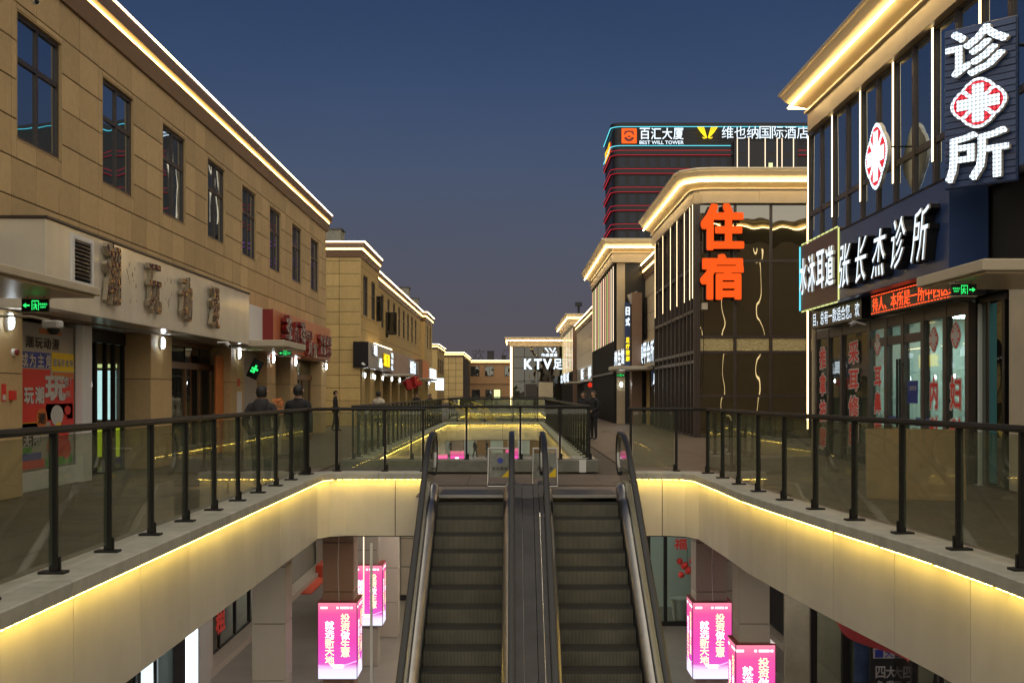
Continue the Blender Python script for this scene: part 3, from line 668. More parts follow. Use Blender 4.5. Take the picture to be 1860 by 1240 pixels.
rs = thing('red_shop_sign', 'orange red shop sign box with crinkled chrome characters', 'shop sign', (-7.1, 36.8, 2.82))
ob('sign_box', MB().box(PX + .002, SX, 31.8, 41.8, 2.82, 4.03), 'red_board', rs, bevel=.01); ob('side_plate', MB().box(PX + .002, SX + .003, 31.77, 31.797, 2.82, 4.03), 'red_dark', rs)
for ch, u, z, w, h in (('李', 33.2, 3.48, .9, .95), ('小', 34.3, 3.42, .8, .8), ('强', 35.4, 3.44, .85, .85)): char(rs, ch, 'L', (SX + .03, u, z), w, h, .16, .03, 'chrome', 'red_dark', full=True)
for k, ch in enumerate('老地方'): char(rs, ch, 'L', (SX + .02, 36.6 + .45 * k, 3.55), .4, .3, .06, .03, 'chrome', 'red_dark', full=True)
for k, ch in enumerate('烤鱼'): char(rs, ch, 'L', (SX + .03, 36.9 + .9 * k, 3.1), .75, .5, .12, .03, 'chrome', 'red_dark', full=True)
for k, ch in enumerate('特色烧烤'):
    char(rs, ch, 'L', (SX + .03, 39.2 + .62 * k, 3.52), .52, .36, .1, .03, 'chrome', 'red_dark', full=True)
for k, ch in enumerate('麻辣小炒'):
    char(rs, ch, 'L', (SX + .03, 39.2 + .62 * k, 3.12), .52, .36, .1, .03, 'chrome', 'red_dark', full=True)
def awning(x0, x1, y0, y1, z0, z1, label, hang=True):
    t = thing('flat_awning', label, 'awning', ((x0 + x1) / 2, (y0 + y1) / 2, z0))
    ob('slab', MB().box(x0, x1, y0, y1, z0 + .03, z1), 'cream_matt', t, bevel=.012); ob('soffit', MB().box(x0 + .06, x1 - .06, y0 + .06, y1 - .06, z0, z0 + .028), 'beige', t)
    return t
awning(-7.6, -5.3, 9.5, 14.2, 2.82, 2.95, 'near flat metal awning at the left edge over the exit sign')
awning(-7.6, -5.98, 28.92, 31.9, 2.8, 3.0, 'small flat awning below the red sign with chrome characters')
def exit_sign(pos, w, h, left, label, sl=.028):
    x, y, z = pos; t = thing('exit_sign', label, 'exit sign', (x, y, z), 'green hanging exit signs')
    ob('housing', MB().box(x - w / 2, x + w / 2, y, y + .04, z - h / 2, z + h / 2), 'black', t, bevel=.004)
    ob('bezel', MB().box(x - w / 2 - .015, x + w / 2 + .015, y + .005, y + .045, z - h / 2 - .015, z - h / 2 - .001).box(x - w / 2 - .015, x + w / 2 + .015, y + .005, y + .045, z + h / 2 + .001, z + h / 2 + .015), 'cream_matt', t)
    for s in (-1, 1): ob('hanger', MB().tube([(x + s * w * .3, y + .02, z + h / 2), (x + s * w * .3, y + .02, z + h / 2 + .12)], .006, 5), 'dark', t)
    k = -1 if left else 1; yy = y - .003; H = h * .36
    def poly(pts): return [(x + k * px * w, yy, z + pz * h) for px, pz in pts]
    a = MB(); a.ring([poly([(.45, 0), (.33, .2), (.33, .06), (.20, .06), (.20, -.06), (.33, -.06), (.33, -.2)]), [(p[0], y, p[2]) for p in poly([(.45, 0), (.33, .2), (.33, .06), (.20, .06), (.20, -.06), (.33, -.06), (.33, -.2)])]])
    ob('arrow', a, 'text_green', t)
    fr = MB()
    for c in ((-.12, -.10, -.40, .40), (.12, .14, -.40, .40), (-.10, .12, .33, .40)): fr.box(x + c[0] * w, x + c[1] * w, yy, y, z + c[2] * h, z + c[3] * h)
    ob('doorway_symbol', fr, 'text_green', t)
    mn = MB(); d = lambda a_, b_: (x + k * a_ * w, yy + .001, z + b_ * h)
    for pa, r in (([d(.0, .22), d(.0, .26)], .07), ([d(-.01, .12), d(-.03, -.08)], .05), ([d(-.02, .1), d(.07, .02)], .03), ([d(-.02, .1), d(-.08, -.02)], .03), ([d(-.03, -.08), d(.05, -.2), d(.03, -.34)], .04), ([d(-.03, -.08), d(-.07, -.34)], .04)): mn.tube(pa, r * h, 6)
    ob('running_figure_symbol', mn, 'text_green', t)
    for i, ch in enumerate('安全出口'): char(t, ch, 'F', (x - k * w * .31 + (i - 1.5) * w * .075, yy, z + h * .1), w * .07, h * .2, .002, .02, 'text_green', 'text_green')
    char(t, 'EXIT', 'F', (x - k * w * .31, yy, z - h * .14), w * .2, h * .14, .002, .02, 'text_green', 'text_green')
    return t
exit_sign((-5.98, 13.8, 2.70), .34, .155, True, 'green exit sign with left arrow under the near left awning')
exit_sign((-6.0, 29.1, 2.66), .34, .155, True, 'green exit sign under the small awning by the red sign')
t = thing('hanging_sign', 'small tilted green lit sign hanging beside the grey panel', 'sign', (-7.3, 31.9, 2.2)); sm = Matrix.Translation((-7.45, 31.9, 2.3)) @ Matrix.Rotation(R(25), 4, 'Y')
ob('housing', MB().box(-.16, .16, 0, .03, -.28, .28), 'dark', t, world=sm); ob('symbol', MB().box(-.1, .1, -.004, -.001, -.03, .03).box(-.03, .03, -.006, -.005, -.12, .12).box(-.1, -.04, -.008, -.007, -.12, -.06), 'text_green', t, world=sm)
def cctv(pos, d, label, wall_off=(-.25, 0, .05)):
    t = thing('security_camera', label, 'security camera', pos); p = Vector(pos); d = Vector(d).normalized()
    ob('bracket', MB().tube([p + Vector(wall_off), p + Vector((0, 0, .06)), p], .02, 6), 'white', t); ob('camera_body', MB().tube([p - d * .11, p + d * .11], .045, 10), 'white', t); ob('lens', MB().tube([p + d * .112, p + d * .125], .036, 10), 'black', t); return t
cctv((-6.55, 25.4, 2.72), (.5, -.7, -.3), 'white bullet camera at the lower edge of the cream sign')
cctv((-7.2, 53.4, 3.0), (.8, -.5, -.4), 'white bullet camera on the blank end wall of the second left building', (-.1, .38, .1))
cctv((-7.25, 16.75, 7.55), (.5, -.8, -.3), 'small pale camera high on the wall beside the first upper window')
t = thing('dome_camera', 'small dome camera on an arm under the near exit sign', 'security camera', (-6.1, 14.2, 2.5)); ob('arm', MB().tube([(-7.3, 14.4, 2.62), (-6.3, 14.4, 2.6), (-6.05, 14.4, 2.55)], .02, 6), 'cream_matt', t)
ob('housing', MB().box(-6.12, -5.9, 14.3, 14.5, 2.45, 2.55), 'white', t, bevel=.02); ob('dome', MB().ring([[(-6.0 + r * cos(a * pi / 6), 14.4 + r * sin(a * pi / 6), z) for a in range(12)] for r, z in ((.085, 2.449), (.08, 2.4), (.045, 2.365))]), 'black', t, smooth=True)
t = thing('alarm_bell', 'small round fire alarm below the nearest wall lamp', 'fire alarm', (PX, 16.75, 2.2)); ob('base', MB().tube([(PX + .002, 16.75, 2.22), (PX + .05, 16.75, 2.22)], .06, 12), 'white', t); ob('sounder', MB().tube([(PX + .052, 16.75, 2.22), (PX + .09, 16.75, 2.22)], .045, 12), 'red_dark', t)
t = thing('call_point', 'red fire call point box and notice on the nearest left pier', 'fire alarm', (PX, 16.5, 1.55)); ob('box', MB().box(PX + .002, PX + .06, 16.62, 16.76, 1.5, 1.64), 'print_red', t); ob('notice', MB().box(PX + .002, PX + .01, 16.38, 16.52, 1.48, 1.74), 'print_red', t); ob('label', MB().box(PX + .011, PX + .014, 16.4, 16.5, 1.5, 1.58), 'print_white', t)
t = thing('paper_notice', 'white paper notice below a red sticker on the third left pier', 'notice', (PX, 30.6, 1.4)); ob('sheet', MB().box(PX + .002, PX + .01, 30.4, 30.95, 1.05, 1.65), 'white', t); ob('sticker', MB().box(PX + .002, PX + .01, 30.45, 30.7, 1.8, 2.0), 'print_red', t)

# ------------------------------------------------------------------ second left building and the far end of the street
L2 = thing('ochre_shop_building', 'second tan building on the left with a projecting corner block at each end', 'building', (-12, 78, 0))
def light_cornice(par, path, zt, dz=0):
    ob('cornice', MB().sweep(path, [(-.3, zt - .75), (.04, zt - .75), (.12, zt - .42), (-.3, zt - .40)]), 'brown_metal', par)
    ob('parapet_band', MB().sweep(path, [(-.3, zt - .398), (.05, zt - .398), (.05, zt - .34), (.20, zt - .32), (.22, zt - .06), (-.3, zt - .04)]), 'brown_metal', par)
    ob('led_strip', MB().sweep(path, [(.055, zt - .397), (.125, zt - .397), (.125, zt - .33), (.055, zt - .33)]), 'led_amber', par)
    ob('led_strip', MB().sweep(path, [(.20, zt - .05), (.24, zt - .05), (.24, zt), (.20, zt)]), 'led_line', par)
AX, MX = -7.4, -7.75
wa = [(54.8, 56.5), (58, 59.6)]; wm = [(62 + 3.25 * k, 63.3 + 3.25 * k) for k in range(9)]; wcs = [(96, 97.3), (99, 100.3)]
hA = [(a, c, 5.5, 7.5) for a, c in wa]; hM = [(a, c, 5.5, 7.5) for a, c in wm]; hC = [(a, c, 5.5, 7.5) for a, c in wcs]
ob('core', MB().box(-20, AX - .4, 54.1, 60.9, 0, 8.9).box(-20, MX - .4, 61, 93.5, 2.9, 8.4).box(-20, -9.3, 61, 93.5, 0, 2.88).box(-20, AX - .4, 93.6, 102, 0, 8.4), 'void', L2)
ob('front_backing', MB().box(-20, AX - .031, 53.84, 54.1, 0, 8.9), 'joint', L2)
panels(L2, 'F', 53.84, -12.6, AX, 0, 8.25, 1.05, .62, m='stone2', uo=AX - 6.3, off=.0)
wall(L2, 'L', AX - .03, 53.85, 61, 2.9, 8.25, hA); panels(L2, 'L', AX - .03, 53.8, 61, 2.9, 8.25, 3.6, .62, hA, m='stone2', joined=True)
wall(L2, 'L', MX - .03, 61, 93.5, 2.9, 7.95, hM); panels(L2, 'L', MX - .03, 61, 93.5, 2.9, 7.8, 3.25, .62, hM, m='stone2', uo=61, joined=True)
wall(L2, 'L', AX - .03, 93.5, 102, 2.9, 7.9, hC); panels(L2, 'L', AX - .03, 93.5, 102, 2.9, 7.75, 3, .62, hC, m='stone2', joined=True)
ob('block_front', MB().box(-9, AX, 93.45, 93.59, 0, 7.7), 'stone2', L2)
for ws, x in ((wa, AX), (wm, MX), (wcs, AX)):
    for a, c in ws: window(L2, 'L', x, (a + c) / 2, 6.5, c - a, 2, deep=-.12)
light_cornice(L2, [(-20, 53.8), (AX, 53.8), (AX, 61.05)], 9.0)
light_cornice(L2, [(MX, 61.1), (MX, 93.5)], 8.55); light_cornice(L2, [(-9, 93.45), (AX, 93.45), (AX, 102)], 8.5)
for k, y in enumerate((54.4, 57.6, 61.2, 65, 70, 75, 80.4, 86, 91, 97)):
    x = AX if y < 60 or y > 93 else MX
    ob('pier', MB().box(-9, x - .02, y, y + 1.2, 0, 2.88), 'stone2', L2)
    wall_lamp('L', x - .02, y + .6, 2.5, ('oval lamp on the first pier of the second left building', 'oval lamp on the second pier below the grey sign', 'oval lamp on the pier where the grey sign ends', 'oval lamp below the pinkish board', 'oval lamp on the pier just before the red flags', 'oval lamp hanging behind the red flags', 'oval lamp on the pier right of the red flags', 'oval lamp below the orange box sign', 'oval lamp under the far white lit sign', 'oval lamp on the farthest visible left pier')[k])
ob('shop_front', MB().box(-9.25, -8.3, 54.1, 102, .0, 2.6), 'shopdark', L2)
q = MB()
for k in range(32): q.box(-8.3, -8.24, 54.5 + k * 1.47, 54.62 + k * 1.47, 0, 2.6)
ob('door_frames', q, 'frame', L2)
g = thing('grey_shop_sign', 'grey shop sign board with lit white and yellow characters on the second left building', 'shop sign', (-7.1, 59, 2.85))
ob('sign_board', MB().box(AX + .002, -7.0, 53.7, 64.4, 2.85, 4.12), 'grey_board', g); ob('side_plate', MB().box(AX - .35, -7.003, 53.66, 53.697, 2.85, 4.12), 'black', g)
ob('top_light', MB().box(-7.03, -6.99, 56, 64.2, 4.13, 4.15), 'led_line', g)
for u, z, w, h, ch in ((55.7, 3.76, 1.5, .52, '理'), (57.9, 3.18, 1.5, .5, '品')): char(g, ch, 'L', (-6.98, u, z), w, h, .08, .06, 'text_white', 'white', full=True)
for k, ch in enumerate('烟酒'): char(g, ch, 'L', (-6.98, 60.0 + 1.5 * k, 3.4), 1.35, .72, .08, .05, 'text_yellow', 'yellow', full=True)
for k, ch in enumerate('名茶礼'): char(g, ch, 'L', (-6.98, 63.6, 3.78 - .36 * k), 1.2, .3, .06, .06, 'text_white', 'white', full=True)
g = thing('pinkish_sign_board', 'unlit pinkish beige slatted sign board', 'shop sign', (-7.3, 70, 2.8)); ob('board', MB().box(MX + .002, -7.06, 64.6, 75.2, 2.75, 4.1), 'pink_board', g)
for k in range(14): ob('slat', MB().box(-7.058, -7.03, 65 + k * .74, 65.5 + k * .74, 2.78, 4.07), 'pink_board', g)
g = thing('blue_white_sign', 'dark shop sign with bluish white lit characters beyond the pinkish board', 'shop sign', (-7.3, 78, 2.8)); ob('board', MB().box(MX + .002, -7.1, 75.6, 80.5, 2.75, 4.05), 'navy', g)
for k, ch in enumerate('便民店'): char(g, ch, 'L', (-7.08, 76.6 + 1.5 * k, 3.4), 1.4, .9, .06, .06, 'text_white', 'white', full=True)
g = thing('outdoor_unit', 'dark air conditioner unit on brackets beside the blue white sign', 'air conditioner', (-7.3, 83, 3)); ob('casing', MB().box(MX + .002, -7.15, 82.0, 84.2, 3.0, 3.95), 'grey_board', g); ob('grille', MB().box(-7.149, -7.14, 82.2, 83.7, 3.1, 3.85), 'black', g); ob('brackets', MB().box(MX + .002, -7.2, 82.2, 82.3, 2.9, 2.999).box(MX + .002, -7.2, 83.8, 83.9, 2.9, 2.999), 'dark', g)
g = thing('orange_box_sign', 'orange brown box sign near the far corner block', 'shop sign', (-7.4, 88, 2.8)); ob('box', MB().box(MX + .002, -7.0, 86.2, 92.5, 2.75, 4.2), 'print_orange', g); ob('end_trim', MB().box(MX + .002, -6.99, 86.1, 86.197, 2.75, 4.25), 'brown_metal', g)
g = thing('white_lit_sign', 'white glowing shop sign at the far end of the second left building', 'shop sign', (-7.1, 98, 2.6)); ob('box', MB().box(AX + .002, -7.0, 94, 101, 2.6, 3.75), 'white', g); ob('lit_face', MB().box(-6.999, -6.97, 94.1, 100.9, 2.65, 3.7), 'board_white', g)
for k, ch in enumerate('超市'): char(g, ch, 'L', (-6.965, 96 + 2.6 * k, 3.2), 2, .7, .01, .02, 'board_print', 'board_print')
g = thing('white_lit_sign', 'small white glowing box sign standing out at the farthest left shop', 'shop sign', (-6.6, 101, 1.9)); ob('box', MB().box(-7.0, -6.3, 101.2, 101.5, 1.9, 2.95), 'board_white', g); ob('arm', MB().box(-7.38, -7.0, 101.3, 101.4, 2.7, 2.76), 'dark', g)
awning(-7.7, -6.2, 66, 69.2, 2.62, 2.76, 'flat awning under the pinkish board'); awning(-7.7, -6.2, 84, 92, 2.62, 2.74, 'long flat awning behind the red flags')
for k, (y, zt, lb) in enumerate(((60, 6.88, 'nearer of two dark mirrored box signs on the upper wall'), (67.5, 6.55, 'farther of two dark mirrored box signs on the upper wall'))):
    g = thing('projecting_box_sign', lb, 'box sign', (-7.3, y, zt - 1.35)); ob('frame', MB().box(-7.88 + .1 * k, -7.08, y, y + .22, zt - 1.36, zt), 'dark', g); ob('face', MB().box(-7.82 + .1 * k, -7.14, y - .008, y - .001, zt - 1.3, zt - .06), 'curtain', g)
    ob('bracket', MB().box(-7.95, -7.6, y + .08, y + .14, zt - 1.52, zt - 1.37), 'dark', g)
for k, (y, lb) in enumerate(((73.4, 'nearer red flag leaning from its white pole'), (75.5, 'larger red flag with a yellow star leaning over the walkway'))):
    g = thing('red_flag', lb, 'flag', (-7.7, y, 2.2)); x0 = -7.7; e = Vector((-6.5, y, 2.8)); st = Vector((x0, y, 2.2)); ob('pole', MB().tube([st, e], .03, 6), 'white', g)
    rows = []
    for i in range(8):
        a = .25 + .75 * i / 7; p = st.lerp(e, a)
        rows.append([(p.x + .10 * j + .05 * sin(i * 1.3 + j), y + .10 * sin(i * 1.7 + j * .8), p.z - .14 * j + .03 * sin(2.1 * i + j)) for j in range(5)])
    v = MB(); v.ring([r + [(q_[0], q_[1] + .012, q_[2]) for q_ in r[::-1]] for r in rows]); ob('cloth', v, 'red_flag', g, smooth=True)
    if k: p = st.lerp(e, .85); ob('star', MB().ring([[(p.x + .2 + (.13 if a % 2 == 0 else .05) * cos(a * pi / 5 + pi / 2), y - .16 - d, p.z - .25 + (.13 if a % 2 == 0 else .05) * sin(a * pi / 5 + pi / 2)) for a in range(10)] for d in (0, .01)]), 'yellow', g)
for x, y, z, w, lb in ((-9.2, 56, 8.96, 1, 'grey roof tank on the corner block of the second left building'), (-8.3, 82, 8.5, 1.2, 'grey roof box at the middle of the second left building'), (-8.5, 91, 8.45, 1.4, 'grey roof box near the far corner block')):
    g = thing('roof_box', lb, 'roof unit', (x, y, z)); ob('casing', MB().box(x - w / 2, x + w / 2, y, y + 1.2, z, z + .95), 'concrete', g); ob('lid', MB().box(x - w / 2 - .05, x + w / 2 + .05, y - .05, y + 1.25, z + .951, z + 1.03), 'steel_dark', g)
# farther left blocks
B3 = thing('far_shop_building', 'far tan building beyond the second left one with lit roof edge', 'building', (-13, 158, 0))
ob('walls', MB().box(-22, -10.2, 150, 166, 0, 7.6), 'stone2', B3); light_cornice(B3, [(-22, 150), (-10.2, 150), (-10.2, 166)], 8.3)
for k in range(3): window(B3, 'L', -10.2, 153 + 4 * k, 5.4, 1.4, 2, deep=.0)
B4 = thing('tiled_end_building', 'far block with a blank square tiled front wall', 'building', (-12, 190, 0))
ob('walls', MB().box(-26, -8.2, 185.1, 214, 0, 7.7), 'joint', B4); panels(B4, 'F', 185.1, -13.1, -8.2, 0, 7.7, 1.22, 1.1, m='stone2', gap=.05, off=0)
light_cornice(B4, [(-26, 185), (-8.2, 185), (-8.2, 214)], 8.45)
B5 = thing('brown_end_building', 'brown building closing the street with square windows', 'building', (0, 214, 0))
ob('wall', MB().box(-26, 14, 214.1, 226, 0, 7.4), 'brown_stone', B5); light_cornice(B5, [(-8.0, 214), (14, 214)], 8.0)
for x in (-7.2, -4.4, -.6): window(B5, 'F', 214.1, x, 5.9, 1.7, 1.9, cols=2, split=.0, glass='shopdark', deep=.01)
for x, w in ((-7.0, 1.6), (-4.5, 1.3), (-2.9, 1.4)): window(B5, 'F', 214.1, x, 1.2, w, 2.2, cols=1, split=0, glass='shopdark', deep=.01)
ob('ledge', MB().box(-8.1, 14, 213.9, 214.09, 3.4, 3.65), 'brown_stone', B5)
g = thing('lit_shop_window', 'pale lit window at the ground floor of the brown end building', 'window', (-2.9, 213.9, .3)); ob('pane', MB().box(-3.5, -2.3, 213.95, 214.0, .4, 2.3), 'poster_glow', g); ob('frame', MB().box(-3.6, -3.5, 213.9, 214.0, .3, 2.4).box(-2.3, -2.2, 213.9, 214, .3, 2.4).box(-3.5, -2.3, 213.9, 214, 2.3, 2.4), 'frame', g)
for x, w, h, lb in ((-11.5, 2, 1.0, 'dark roof tank on the tiled end block'), (-4.2, 1.3, 1.8, 'dark chimney box on the brown end building'), (-1.6, .9, .9, 'small dark roof unit on the brown end building'), (.3, 1.2, .9, 'dark roof unit right of the chimney box')):
    g = thing('roof_unit', lb, 'roof unit', (x, 205 if x < -9 else 216, 8)); y = g.location.y; ob('casing', MB().box(x - w / 2, x + w / 2, y, y + 1.5, 7.4, 8 + h), 'tower_band', g); ob('cap', MB().box(x - w / 2 - .1, x + w / 2 + .1, y - .1, y + 1.6, 8 + h + .001, 8 + h + .1), 'tower', g)
g = thing('dark_rooftop_letters', 'unlit roof characters seen from behind above the brown end building', 'rooftop sign', (-4, 230, 8))
for k, ch in enumerate('欢门悦'): char(g, ch, 'F', (-7 + 4.2 * k + (2 if k else 0), 230, 9.6), 3, 2.6, .1, .0, 'steel_dark', 'steel_dark')
ob('support', MB().box(-9, 6, 230.2, 230.4, 7.9, 8.3).box(-9, -8.8, 230.2, 230.4, 0, 7.9).box(5.8, 6, 230.2, 230.4, 0, 7.9), 'tower_band', g)

# ------------------------------------------------------------------ right hand row: shared cove cornice
COVE = [(-.3, 8.47), (.22, 8.47), (.22, 8.95), (.30, 8.96), (.30, 9.01), (.14, 9.012), (.22, 9.07), (.38, 9.15), (.56, 9.25), (.70, 9.37), (.80, 9.52), (.84, 9.54), (.86, 9.60), (.83, 9.64), (-.3, 9.68)]
def cove_cornice(par, path, dz=0, step=2.6):
    P = [(o, z + dz) for o, z in COVE]
    pieces(path, [P[0], P[1], P[2], (-.3, 8.95 + dz)], step, 'fascia_panel', 'beige', par, gap=.012)
    ob('cornice', MB().sweep(path, [(-.3, 8.952 + dz)] + [(P[2][0], 8.952 + dz)] + P[3:]), 'cove', par)
    ob('led_strip', MB().sweep(path, [(.60, 9.195 + dz), (.632, 9.175 + dz), (.652, 9.205 + dz), (.62, 9.225 + dz)]), 'led_cove', par)
def led_tube(par, o, pc, u, z0, z1, off=.06, m='led_vert', w=.035, t=None):
    """aluminium channel with a shining outer face"""
    t = t or w; b = MB().mb(o, pc, u - w / 2, u + w / 2, z0, z1, off, off + t, 0)
    b.face([at(o, pc, q, z, off + t + .002) for q, z in ((u - w / 2, z0), (u + w / 2, z0), (u + w / 2, z1), (u - w / 2, z1))], 1)
    return ob('led_tube', b, ['frame' if m == 'led_vert' else m, m], par)
# clinic building
CB = thing('clinic_building', 'glazed two-storey building on the near right with glowing cornice and upright light tubes', 'building', (12, 24, 0))
CX = 8.0; us = [16000 / (x - 930) for x in (1474.5, 1517, 1568, 1629, 1703, 1745)]; us = [29.4, 27.2, 25.0, 22.85, 20.7, 18.6, 16.5]
ub = []
for a, c in zip(us[:-1], us[1:]): ub += [a, (a + c) / 2]
ub.append(us[-1]); ub = ub[::-1]
curtain(CB, 'R', CX, ub, [5.1, 6.35, 8.47], glass='win', frame='frame', bar=.12, proud=.07)
for u in us[:-1]: led_tube(CB, 'R', CX, u, 5.95, 8.46, .072, w=.10, t=.02)
ob('core', MB().box(CX + .05, 20, 16.5, 29.3, 3.3, 9.5).box(12.5, 20, 16.5, 29.3, 0, 3.3), 'void', CB)
ob('end_wall', MB().box(CX + .02, 20, 29.31, 29.45, 0, 8.46), 'beige', CB)
cove_cornice(CB, [(14, 28.75), (CX, 28.75), (CX, 8)])
for x in (8.2, 9.7, 11.3): led_tube(CB, 'B', 29.45, x, .6, 8.3, .04)
ob('inner_wall', MB().mb('R', CX, -4, 16.4, 3.2, 9.2, -.4, -.02), 'beige', CB)
# shopfront of the clinic and of the ear care shop
fu = [28.9, 27.8, 26.7, 24.6, 23.5, 22.5, 21.4, 20.3, 19.3]
q = MB()
for u in fu: q.mb('R', CX, u - .08, u + .08, .02, 3.2, -.1, .03)
q.mb('R', CX, 19.38, 28.82, 3.0, 3.22, -.1, .02).mb('R', CX, 19.38, 28.82, 0, .1, -.1, .0).mb('R', CX, 21.5, 24.5, 2.62, 2.8, -.08, .015)
ob('shop_frame', q, 'frame', CB)
for i, (a, c) in enumerate(zip(fu[:-1], fu[1:])):
    ob('shop_pane', MB().mb('R', CX, c + .09, a - .09, .1, 3.0, -.04, -.025), 'shop_glass', CB)
rm = MB(); rm.box(12.3, 12.45, 19.2, 29.2, 0, 3.3).box(CX + .1, 12.3, 24.5, 24.6, 0, 3.3).box(CX + .1, 12.3, 19.1, 19.2, 0, 3.3).box(CX + .1, 12.3, 29.1, 29.25, 0, 3.3); ob('room_wall', rm, 'room_wall', CB)
ob('room_ceiling', MB().box(CX + .1, 12.3, 19.2, 29.1, 3.23, 3.29), 'room_wall', CB)
ob('room_counter', MB().box(10.0, 10.6, 20.4, 24, 0, 1.1), 'room_wall', CB)
for x, y in ((9.6, 21.4), (9.6, 23.2)): ob('ceiling_panel', MB().box(x - .3, x + .3, y - .3, y + .3, 3.2, 3.228), 'room_light', CB)
ob('notice_board', MB().box(12.2, 12.29, 20.6, 23.4, 1.2, 2.6), 'print_white', CB)
for u in (22.42, 22.58): # door pulls
    ob('door_handle', MB().tube([(CX - .1, u, .9), (CX - .1, u, 2.3)], .025, 8).tube([(CX - .03, u, 1.0), (CX - .1, u, 1.0)], .015, 6).tube([(CX - .03, u, 2.2), (CX - .1, u, 2.2)], .015, 6), 'dark', CB)
for a in (21.0, 22.6): ob('door_sticker', MB().mb('R', CX, a + .0, a + .85, .95, 1.12, -.02, -.012), 'print_deep_blue', CB)
ob('door_sticker', MB().mb('R', CX, 21.75, 22.3, 1.4, 1.85, -.02, -.012), 'print_deep_blue', CB)
sw = dict(depth=.006, bold=.03, front='print_red', side='print_white')
stk = thing('window_lettering', 'red white-edged characters stuck on the shop windows below the clinic sign', 'lettering', (CX, 24, .4))
for u, s, z0, st, w in ((28.3, '推拿按摩', 2.5, .68, .60), (25.75, '采耳修脚', 2.56, .64, .78), (24.05, '耳鼻喉', 1.97, .58, .5), (20.85, '内科', 1.6, .75, .46), (19.82, '妇科', 1.6, .75, .55)):
    for k, ch in enumerate(s):
        char(stk, ch, 'R', (CX - .004, u, z0 - st * k), w * 1.12, st * .92, .003, .075, 'print_white', 'print_white'); char(stk, ch, 'R', (CX - .008, u, z0 - st * k), w, st * .82, .004, .02, 'print_red', 'print_red')
for k, ch in enumerate('二医堂诊所电话'[:4]): char(stk, ch, 'R', (CX + .005, 22.2 - .12 * k, 1.7), .1, .1, .003, .01, 'print_white', 'print_white')
for k, ch in enumerate('张长杰中医诊所'): char(stk, ch, 'R', (CX + .005, 21.72 - .1 * k, 1.035), .09, .1, .003, .01, 'print_white', 'print_white')
def cross_shape(s, arm=.30):
    """rounded diamond with four lobes"""
    pts = []
    for k in range(64):
        a = 2 * pi * k / 64; r = s * (abs(cos(a)) ** 1.35 + abs(sin(a)) ** 1.35) ** (-1 / 1.35) * (.97 - .05 * max(0, -cos(4 * a)) ** 6 - .04 * max(0, cos(4 * a)) ** 8 * (abs(cos(2 * a)) > .9)); pts.append((r * cos(a), r * sin(a)))
    return pts
def lobe(s, a0):
    c, sn = cos(a0), sin(a0); pts = [(.12, -.02), (.38, -.24), (.62, -.30), (.80, -.18), (.86, 0), (.80, .18), (.62, .30), (.38, .24), (.12, .02)]
    return [(s * (x * c - y * sn), s * (x * sn + y * c)) for x, y in pts]
def cross_sign(par, w_, sx, sz, d, dots):
    white, red = ('text_dot', 'text_reddot') if dots else ('print_white', 'print_red')
    def plate(pts, z0, z1): return MB().ring([[(x * sx, y * sz, z) for x, y in pts] for z in (z0, z1)])
    ob('emblem_plate', plate(cross_shape(1), 0, d), ['white'] if dots else [white], par, world=w_)
    b = plate(cross_shape(.995), d + .001, d + .004); ob('emblem_rim', b, white, par, world=w_)
    b = plate(cross_shape(.88), d + .005, d + .008); ob('emblem_field', b, red, par, world=w_)
    A, B = .20, .70
    pl = [(-A, -B), (A, -B), (A, -A), (B, -A), (B, A), (A, A), (A, B), (-A, B), (-A, A), (-B, A), (-B, -A), (-A, -A)]
    ob('cross_symbol', plate(pl, d + .009, d + .014), white, par, world=w_)
    for k in range(4):
        a = pi / 4 + k * pi / 2; pl2 = [(-.07, .25), (.07, .25), (.07, .72), (-.07, .72)]
        ob('petal_gap', plate([(x * cos(a) - y * sin(a), x * sin(a) + y * cos(a)) for x, y in pl2], d + .009, d + .012), white, par, world=w_)
for u, z in ((24.05, 2.66), (20.85, 2.62), (19.82, 2.64)): cross_sign(stk, Matrix.Translation((CX - .003, u, z)) @ basis('R'), .25, .27, .003, False)
# clinic signs
cs = thing('clinic_sign', 'dark navy clinic sign board with white lit brush characters', 'shop sign', (7.4, 21, 3.68))
BX = 7.3
ob('sign_board', MB().box(BX, CX - .03, 18.4, 24.5, 3.68, 5.2), 'navy', cs, bevel=.01)
ob('top_trim', MB().box(BX - .01, CX - .03, 18.39, 24.51, 5.201, 5.235), 'dark', cs)
for k, (ch, u, zc) in enumerate((('张', 23.5, 4.32), ('长', 22.4, 4.32), ('杰', 21.3, 4.31), ('诊', 20.25, 4.36), ('所', 19.15, 4.36))):
    char(cs, ch, 'R', (BX - .18, u, zc), .70, .92, .03, .010, 'text_white', 'white', full=True, shear=.22)
    char(cs, ch, 'R', (BX - .01, u, zc), .72, .94, .16, .014, 'black', 'black', full=True, name='character_back', shear=.22)
es = thing('ear_care_sign', 'brown shop sign with white lit characters beside the navy clinic sign', 'shop sign', (7.4, 26.2, 3.68))
ob('sign_board', MB().box(BX, CX - .03, 24.53, 27.9, 3.68, 5.3), 'brown_sign', es, bevel=.01)
q = MB().box(BX - .02, BX - .002, 24.54, 24.6, 3.68, 5.3); ob('edge_light', q, 'led_lime', es); ob('edge_light', MB().box(BX - .02, BX - .002, 27.84, 27.9, 3.68, 5.3), 'text_cyan', es)
q = MB()
for k in range(9): q.box(BX - .02, BX - .002, 24.65 + k * .35, 24.9 + k * .35, 5.31, 5.34).box(BX - .02, BX - .002, 24.65 + k * .35, 24.9 + k * .35, 3.63, 3.66)
ob('edge_dashes', q, 'led_lime', es)
